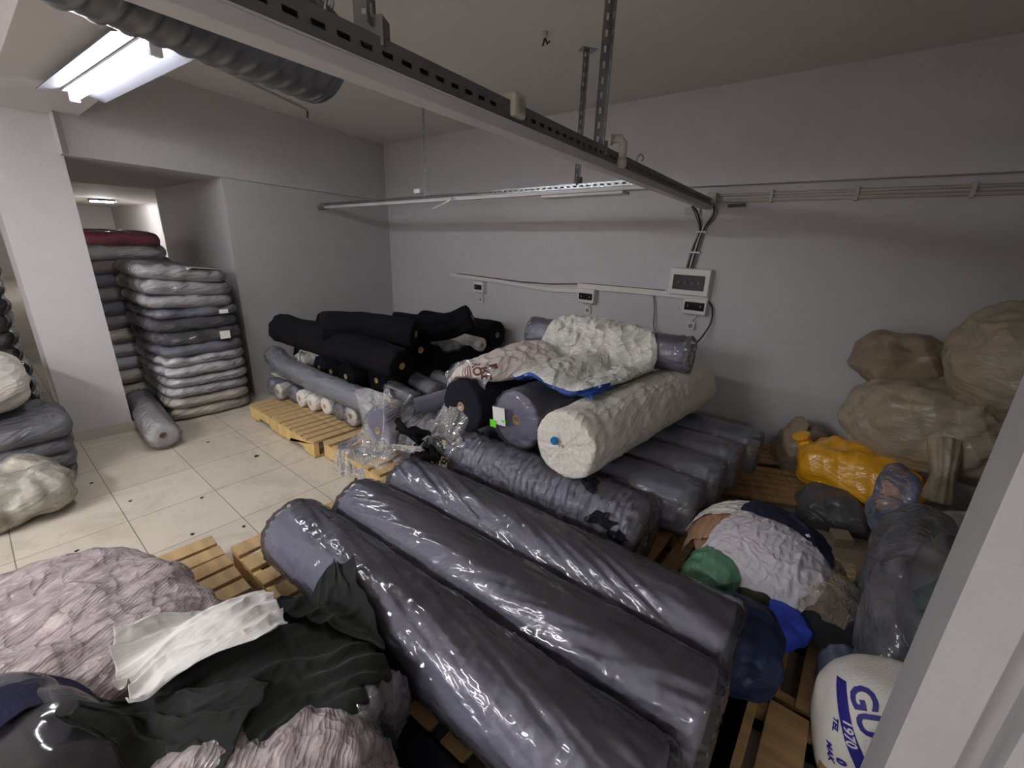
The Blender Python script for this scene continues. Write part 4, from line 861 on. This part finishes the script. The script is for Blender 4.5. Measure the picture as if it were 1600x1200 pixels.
# ================================================================ ceiling duct, cable channels, electrics
def tube_solid(path, r, name, m, parent=None, seg=12): return MB().tube(path, r, seg).build(name, m, parent, smooth=True)
DUCT = mat('spiral_duct_metal', (118, 120, 124), .34, .15, 5, .05, 30, metal=.8)
dd = Vector((-.292, .956, 0)); de = Vector((-1.52, .85, 2.14)); ds = de-dd*2.4
dr = empty('ventilation_duct', ds); nd = 400; seg = 56; V = []; s_ = dd.cross(Vector((0, 0, 1))); L_ = 2.4
for i in range(nd+1):
    t = L_*i/nd; ph = (t % .06)/.06; rib = .005*math.exp(-((ph-.5)/.12)**2); rr = .130+rib
    for j in range(seg):
        a = 2*pi*j/seg; q = dd*t+s_*(cos(a)*rr)+Vector((0, 0, 1))*(sin(a)*rr); V.append(tuple(q))
F = [(i*seg+j, i*seg+(j+1) % seg, (i+1)*seg+(j+1) % seg, (i+1)*seg+j) for i in range(nd) for j in range(seg)]
dt_ = mesh_obj('spiral_tube', V, F, DUCT, dr); so = dt_.modifiers.new('th', 'SOLIDIFY'); so.thickness = .004
mb = MB(); ec = dd*(L_-.01)
for k, (rr, off) in enumerate(((.126, 0), (.137, 0), (.137, .03), (.131, .03))): mb.add([tuple(ec+dd*(off-.02)+s_*cos(2*pi*j/seg)*rr+Vector((0, 0, 1))*sin(2*pi*j/seg)*rr) for j in range(seg)], [])
mb.F = [(a*seg+j, a*seg+(j+1) % seg, (a+1)*seg+(j+1) % seg, (a+1)*seg+j) for a in range(3) for j in range(seg)]; mb.I = [0]*len(mb.F); mb.build('end_collar', DUCT, dr, smooth=True)
for t in (.5, 1.6):
    c = dd*t; tube_solid([tuple(c+s_*cos(a)*.139+Vector((0, 0, 1))*sin(a)*.139) for a in np.linspace(-pi-.1, .1, 24)], .006, 'hanger_strap', GALV_D, dr, 8)
    for sg in (-1, 1): tube_solid([tuple(c+s_*sg*.139), tuple(c+s_*sg*.139+Vector((0, 0, .16)))], .005, 'hanger_rod', GALV_D, dr, 8)
tag(dr, 'round spiral ventilation duct under the ceiling at the upper left', 'duct')
def perf(mb, L, h, y, z0, horiz=False, slot=.028, gap=.022, sh=.010, t=.0022):
    """plate with a row of real slots, along x"""
    n = int(L/(slot+gap)); p = L/n
    def b(x0, x1, a0, a1):
        if horiz: mb.box(x0, x1, y+a0, y+a1, z0, z0+t)
        else: mb.box(x0, x1, y, y+t, z0+a0, z0+a1)
    b(0, L, 0, (h-sh)/2); b(0, L, (h+sh)/2, h)
    for k in range(n+1):
        x0 = max(0, k*p-gap/2); x1 = min(L, k*p+gap/2); b(x0, x1, (h-sh)/2, (h+sh)/2)
def channel(name, p0, p1, w_, h, mch, mtr, label, lower=True, trw=.052, trh=.034, topslots=True):
    p0 = Vector(p0); p1 = Vector(p1); d = p1-p0; L = d.length; rz = atan2(d.y, d.x); ry = -math.asin(d.z/L)
    r = empty(name, p0, (0, ry, rz))
    mb = MB(); perf(mb, L, h, -w_/2, trh if lower else 0); perf(mb, L, h, w_/2, trh if lower else 0); perf(mb, L, w_, -w_/2, (trh if lower else 0)+h, True)
    mb.build('slotted_channel', mch, r)
    if lower:
        m2 = MB(); m2.box(0, L, -trw/2, trw/2, .004, trh-.003); m2.box(0, L, -trw/2-.004, trw/2+.004, trh-.004, trh)
        m2.build('lamp_trunking', mtr, r, bevel=.004)
    return r, L
TRUNK = mat('pale_grey_trunking', (196, 194, 196), .45, .05)
tr, TL = channel('cable_channel', (-.71, -1.2, 1.883), (-1.15, 3.86, 1.888), .044, .048, GALV_D, TRUNK, '')
def tl(px_t, dz=0): return Vector((-.71, -1.2, 1.883)).lerp(Vector((-1.15, 3.86, 1.888)), px_t)+Vector((0, 0, dz))
tag(tr, 'long dark slotted steel channel with pale trunking, running towards the back wall', 'cable channel')
t2, T2L = channel('cable_channel', (-4.985, 2.72, 1.875), (-1.10, 2.72, 1.925), .04, .028, GALV, TRUNK, '', trw=.045, trh=.03)
tag(t2, 'slotted channel with pale trunking crossing the room from the left wall', 'cable channel')
MB().box(-.14, .06, -.03, .03, -.005, .035).build('wall_bracket', GALV_D, t2, loc=(.02, 0, .0))
# clear diffuser stub near the right end of the second channel
MB().box(0, .62, -.055, .055, -.02, .0).build('lamp_cover', mat('clear_grey_cover', (190, 188, 186), .3, .05), t2, loc=(3.05, 0, 0), bevel=.008)
def hanger(name, top, bot, w_, m, label, plate=True, rz=0., Lp=True):
    top = Vector(top); bot = Vector(bot); L = top.z-bot.z; r = empty(name, bot, (0, 0, rz))
    def strip(rot, nm):
        mb = MB(); perf(mb, L, w_, 0, 0, False, .022, .028, w_*.28, .002)
        R = Matrix.Rotation(-pi/2, 3, 'Y'); mb.V = [tuple(Matrix.Rotation(rot, 3, 'Z') @ (R @ Vector(v))) for v in mb.V]; mb.build(nm, m, r)
    strip(0, 'slotted_flange')
    if Lp: strip(pi/2, 'slotted_flange')
    if plate: MB().box(-.05, .05, -.035, .035, -.004, 0).build('ceiling_plate', m, r, loc=(0, 0, L))
    MB().box(-.02, .02, -.02, .02, 0, .05).build('foot_bracket', m, r, loc=(0, 0, -.03))
    return tag(r, label, 'hanger')
hanger('channel_hanger', tl(.36)+Vector((0, 0, .84)), tl(.36, .10), .045, GALV_D, 'wide dark slotted angle hanging from the ceiling, nearest the duct', rz=.6)
hanger('channel_hanger', tl(.578)+Vector((0, 0, .84)), tl(.578, .085), .034, GALV, 'slotted angle hanger carrying the long channel near its right end', rz=.9)
hanger('channel_hanger', (-1.67, 2.72, ZC), (-1.67, 2.72, 2.0), .028, GALV, 'thin slotted hanger with a ceiling plate above the crossing channel', rz=1.0)
hanger('channel_hanger', (-3.20, 2.72, ZC), (-3.20, 2.72, 1.98), .02, GALV, 'thinnest slotted hanger, above the left half of the crossing channel', rz=.8)
OLDW = mat('aged_white_plastic', (190, 184, 172), .5, .08)
def wallbox(name, c, sx, sy, sz, label, win=None, m=None, cat='breaker box', rz=0, group=None, toggles=0):
    r = empty(name, c, (0, 0, rz)); MB().box(-sx/2, sx/2, -sy, 0, -sz/2, sz/2).build('case', m or PLASW, r, bevel=.006)
    if win:
        MB().box(-win[0]/2, win[0]/2, -sy-.008, -sy+.004, -win[1]/2+win[2], win[1]/2+win[2]).build('window', DARKW, r, bevel=.003)
        for k in range(toggles): MB().box(-.005, .005, -sy-.010, -sy-.002, -.008, .008).build('switch_toggle', GREYF, r, loc=(-win[0]*.32+win[0]*.64*k/max(1, toggles-1), 0, win[2]))
    return tag(r, label, cat, group)
def socket(c, label, rz=0):
    r = empty('wall_socket', c, (0, 0, rz)); MB().box(-.034, .034, -.03, 0, -.034, .034).build('plate', PLASW, r, bevel=.006)
    disc('socket_well', (0, -.030, 0), (0, -1, 0), .021, mat('shaded_plastic', (150, 146, 142), .6, .05), r, .0015)
    for s in (-1, 1): disc('pin_hole', (s*.009, -.0318, 0), (0, -1, 0), .0035, BLACK, r, .0008, 8)
    return tag(r, label, 'socket')
Y_ = YB
wallbox('breaker_cabinet', (-1.195, Y_, 1.33), .33, .085, .215, 'large white breaker panel with a smoked window on the back wall', (.255, .12, -.005), toggles=4)
wallbox('breaker_box', (-3.60, Y_, 1.08), .15, .075, .125, 'small white breaker box at the left end of the wall trunking', (.115, .058, -.002), toggles=1)
wallbox('breaker_box', (-2.15, Y_, 1.12), .175, .085, .135, 'small breaker box with an open front in the middle of the wall trunking', (.145, .062, -.004), toggles=2)
wallbox('breaker_box', (-1.12, Y_, 1.135), .19, .075, .13, 'small breaker box under the right end of the wall trunking', (.16, .068, .002), toggles=2)
sp = [(-3.60, .93), (-2.15, .975), (-1.14, .965)]
for (x, z), n in zip(sp, ('left', 'middle', 'right')): socket((x, Y_, z), 'white wall socket below the '+n+' small breaker box')
for (x, z), (zt), n in zip(sp, (1.02, 1.05, 1.07), ('left', 'middle', 'right')):
    tag(tube_solid([(x+.02, Y_-.012, zt+.005), (x+.022, Y_-.014, (zt+z)/2+.02), (x, Y_-.014, z+.03)], .007, 'electric_cable', PLASW), 'short white cable from the '+n+' small breaker box to its socket', 'cable')
# wall trunking: two lengths, the left one sagging
def trunk(pts, hgt, d, label):
    pts = catmull(pts, 24); V = []
    for x, z in pts: V += [(x, Y_-d, z-hgt/2), (x, Y_-d, z+hgt/2), (x, Y_, z+hgt/2), (x, Y_, z-hgt/2)]
    n = len(pts); F = [(4*i+a, 4*(i+1)+a, 4*(i+1)+(a+1) % 4, 4*i+(a+1) % 4) for i in range(n-1) for a in range(4)]+[(3, 2, 1, 0), (4*n-4, 4*n-3, 4*n-2, 4*n-1)]
    return tag(mesh_obj('wall_trunking', V, F, PLASW, None, False), label, 'cable trunking')
trunk([(-4.12, 1.185), (-3.3, 1.165), (-2.65, 1.140), (-2.12, 1.165)], .038, .03, 'long thin white wall trunking, left length sagging towards the middle box')
trunk([(-2.28, 1.205), (-1.6, 1.212), (-1.03, 1.215)], .05, .035, 'wider white wall trunking between the middle box and the large panel')
tag(tube_solid([(-4.0, Y_-.018, 1.205), (-3.0, Y_-.02, 1.185), (-2.6, Y_-.02, 1.195), (-2.2, Y_-.024, 1.232), (-1.4, Y_-.03, 1.238)], .006, 'electric_cable', mat('brown_cable', (110, 92, 78), .6), None, 8), 'loose brown cable lying along the top of the wall trunking', 'cable')
BLKC = mat('black_cable', (26, 26, 28), .5, .05); GRC = mat('grey_cable', (120, 118, 118), .5, .05)
for k in range(5):
    o_ = .013*(k-2); m = [GRC, BLKC, PLASW, BLKC, GRC][k]
    pts = catmull([(-1.22+o_, Y_-.03, 1.44), (-1.20+o_, Y_-.025, 1.6), (-1.17+o_*.8, Y_-.025, 1.74), (-1.15+o_*1.6+(-.05 if k < 2 else .03), Y_-.03, 1.86), (-1.15+o_+(-.10 if k < 2 else .03), Y_-.05, 1.92)], 18)
    tag(tube_solid([tuple(p) for p in pts], .006, 'electric_cable', m, None, 8), ('leftmost', 'second', 'middle', 'fourth', 'rightmost')[k]+' cable of the bundle rising from the large panel', 'cable', 'cables rising from the large breaker panel')
for k, z in enumerate((1.56, 1.72)):
    tag(MB().box(-1.235+k*.02, -1.155+k*.02, Y_-.036, Y_-.012, z, z+.012).build('cable_clip', PLASW, None, bevel=.002), ('lower', 'upper')[k]+' white clip holding the cable bundle above the panel', 'clip', 'clips on the cable bundle')
tag(tube_solid([tuple(p) for p in catmull([(-1.05, Y_-.02, 1.21), (-.985, Y_-.03, 1.12), (-.985, Y_-.05, .98), (-1.08, Y_-.14, .80), (-1.25, Y_-.30, .77), (-1.40, Y_-.5, .87)], 40)], .007, 'electric_cable', BLKC, None, 8), 'black cable looping down from the trunking end to the rolls', 'cable')
tag(tube_solid([tuple(p) for p in catmull([(-1.50, Y_-.02, 1.19), (-1.47, Y_-.03, 1.05), (-1.45, Y_-.05, .92), (-1.36, Y_-.1, .82)], 30)], .006, 'electric_cable', GRC, None, 8), 'thin grey cable hanging from the trunking behind the white sack', 'cable')
wallbox('junction_box', (-1.27, Y_, 1.885), .12, .03, .05, 'flat white connector box under the right end of the long channel', m=OLDW, cat='junction box')
wallbox('junction_box', (-1.13, Y_-.01, 1.975), .075, .06, .075, 'pale junction box at the wall end of the long channel', m=OLDW, cat='junction box')
# conduits along the right part of the back wall
for k, (z, r, lb) in enumerate(((1.955, .014, 'lower pale conduit running right along the back wall'), (1.995, .010, 'upper pale conduit running right along the back wall'))):
    tag(tube_solid([(-1.10, Y_-.018, z), (.0, Y_-.018, z+.004), (1.95, Y_-.018, z+.004)], r, 'wall_conduit', OLDW), lb, 'conduit')
for k, x in enumerate((-.72, -.22, .33)):
    tag(MB().box(x-.012, x+.012, Y_-.036, Y_, 1.935, 2.02).build('conduit_clip', OLDW, None, bevel=.003), ('first', 'second', 'third')[k]+' clip on the wall conduits, counted from the panel', 'clip', 'clips on the wall conduits')
tag(tube_solid([(-1.0, Y_-.045, 1.915), (-.88, Y_-.045, 1.92)], .012, 'wall_bracket', GALV_D), 'dark steel bracket stub at the wall end of the long channel', 'bracket')
# things on the long channel
def boxon(name, t, dx, dz, s, m, label, cat, extra=None):
    p = tl(t, dz)+Vector((dx, 0, 0)); r = empty(name, p, (0, 0, 1.66)); MB().box(-s[0]/2, s[0]/2, -s[1]/2, s[1]/2, 0, s[2]).build('body', m, r, bevel=.008)
    return tag(r, label, cat)
sb = boxon('socket_outlet', .452, .012, .045, (.062, .05, .062), OLDW, 'aged beige socket box clipped on the long channel, middle of the picture', 'socket')
disc('socket_face', (.0, -.0255, .031), (0, -1, 0), .02, mat('dark_beige_plastic', (150, 142, 126), .6, .05), sb, .003)
el = empty('pipe_elbow', tl(.605, .085)+Vector((.01, 0, 0)), (0, 0, .5)); tube_solid([(-.03, 0, .05), (.012, 0, .055), (.026, 0, .04), (.026, 0, -.06)], .017, 'elbow', OLDW, el, 16); tube_solid([(.026, 0, -.02), (.026, 0, -.05)], .022, 'collar', OLDW, el, 16); tube_solid([(-.034, 0, .05), (-.02, 0, .051)], .022, 'collar', OLDW, el, 16)
tag(el, 'pale plastic pipe elbow on the long channel beside the slotted hanger', 'pipe fitting')
def hook(p, label, s=1., m=None):
    pts = [Vector(p)+Vector((.0, 0, .0)), Vector(p)+Vector((0, 0, .02*s)), Vector(p)+Vector((.015*s, 0, .035*s)), Vector(p)+Vector((.03*s, 0, .02*s)), Vector(p)+Vector((.022*s, 0, .008*s))]
    return tag(tube_solid([tuple(q) for q in catmull([tuple(q) for q in pts], 16)], .004*s, 'wire_hook', m or GALV, None, 8), label, 'hook')
hook(tl(.338, .085), 'small wire eye on top of the long channel left of the wide hanger', .8); hook(tl(.66, .085), 'bent wire end sticking up from the long channel near the wall', 1.1)
nb_ = empty('junction_box', (-3.30, 2.72, 1.975)); MB().box(-.04, .04, -.03, .03, 0, .04).build('body', PLASW, nb_, bevel=.006); tag(nb_, 'small round-edged white box on the crossing channel beside the thin hanger', 'junction box')
tag(tube_solid([tuple(p) for p in catmull([(-2.86, 2.70, 1.93), (-2.80, 2.62, 1.90), (-2.98, 2.60, 1.84)], 14)], .005, 'cable_tie', PLASW, None, 8), 'long white cable tie end dangling from the crossing channel', 'cable tie')
# ceiling bits
cs = empty('ceiling_hook', (-1.75, 2.38, ZC)); tube_solid([(0, 0, 0), (0, 0, -.03)], .016, 'socket', OLDW, cs, 12); tube_solid([(0, 0, -.03), (.02, 0, -.06), (.035, 0, -.05)], .005, 'hook', BLKC, cs, 8); tube_solid([(0, 0, -.03), (-.02, .01, -.06)], .005, 'wire', BLKC, cs, 8)
tag(cs, 'small fitting with bent black wires on the ceiling above the channels', 'ceiling hook')
cp = empty('ceiling_conduit', (-4.52, 2.41, ZC)); tube_solid([(1.1, -2.0, -.012), (.55, -1.0, -.012), (0, 0, -.012)], .009, 'tube', CEIL, cp, 8); tube_solid([(0, 0, -.012), (.0, 0, -.05), (-.01, 0, -.075)], .008, 'spout', BLKC, cp, 8)
tag(cp, 'thin painted ceiling conduit ending in a short dark spout, beyond the duct', 'conduit')
wc = empty('wall_conduit', (-21.75, 2.9, 1.6)); 
bpy.data.objects.remove(wc)
# small scraps on the floor
rnd = random.Random(8)
for k, (px, py) in enumerate(((401, 713), (403, 712), (325, 691), (558, 749), (143, 755), (120, 861), (315, 778), (204, 783), (381, 823), (300, 835))):
    if k == 1: continue
    p = at(px, py, .0); s = .018 if k in (0, 3) else .010; n = 7
    mb = MB().prism([(s*(.6+.6*rnd.random())*cos(2*pi*q/n), s*(.6+.6*rnd.random())*sin(2*pi*q/n)) for q in range(n)], 0, .004)
    tag(mb.build('fabric_scrap', BLKC, None, loc=(p.x, p.y, .0)), 'small dark fabric scrap on the tiles, '+('in the open floor by the first pallet', '', 'near the white roll end', 'beside the middle pallet corner', 'near the dark grey bales', 'far left before the heap', 'left of the middle of the floor', 'between the bales and the white roll', 'before the front pallet edge', 'just above the short pallet')[k], 'scrap', 'dark scraps on the tiled floor')
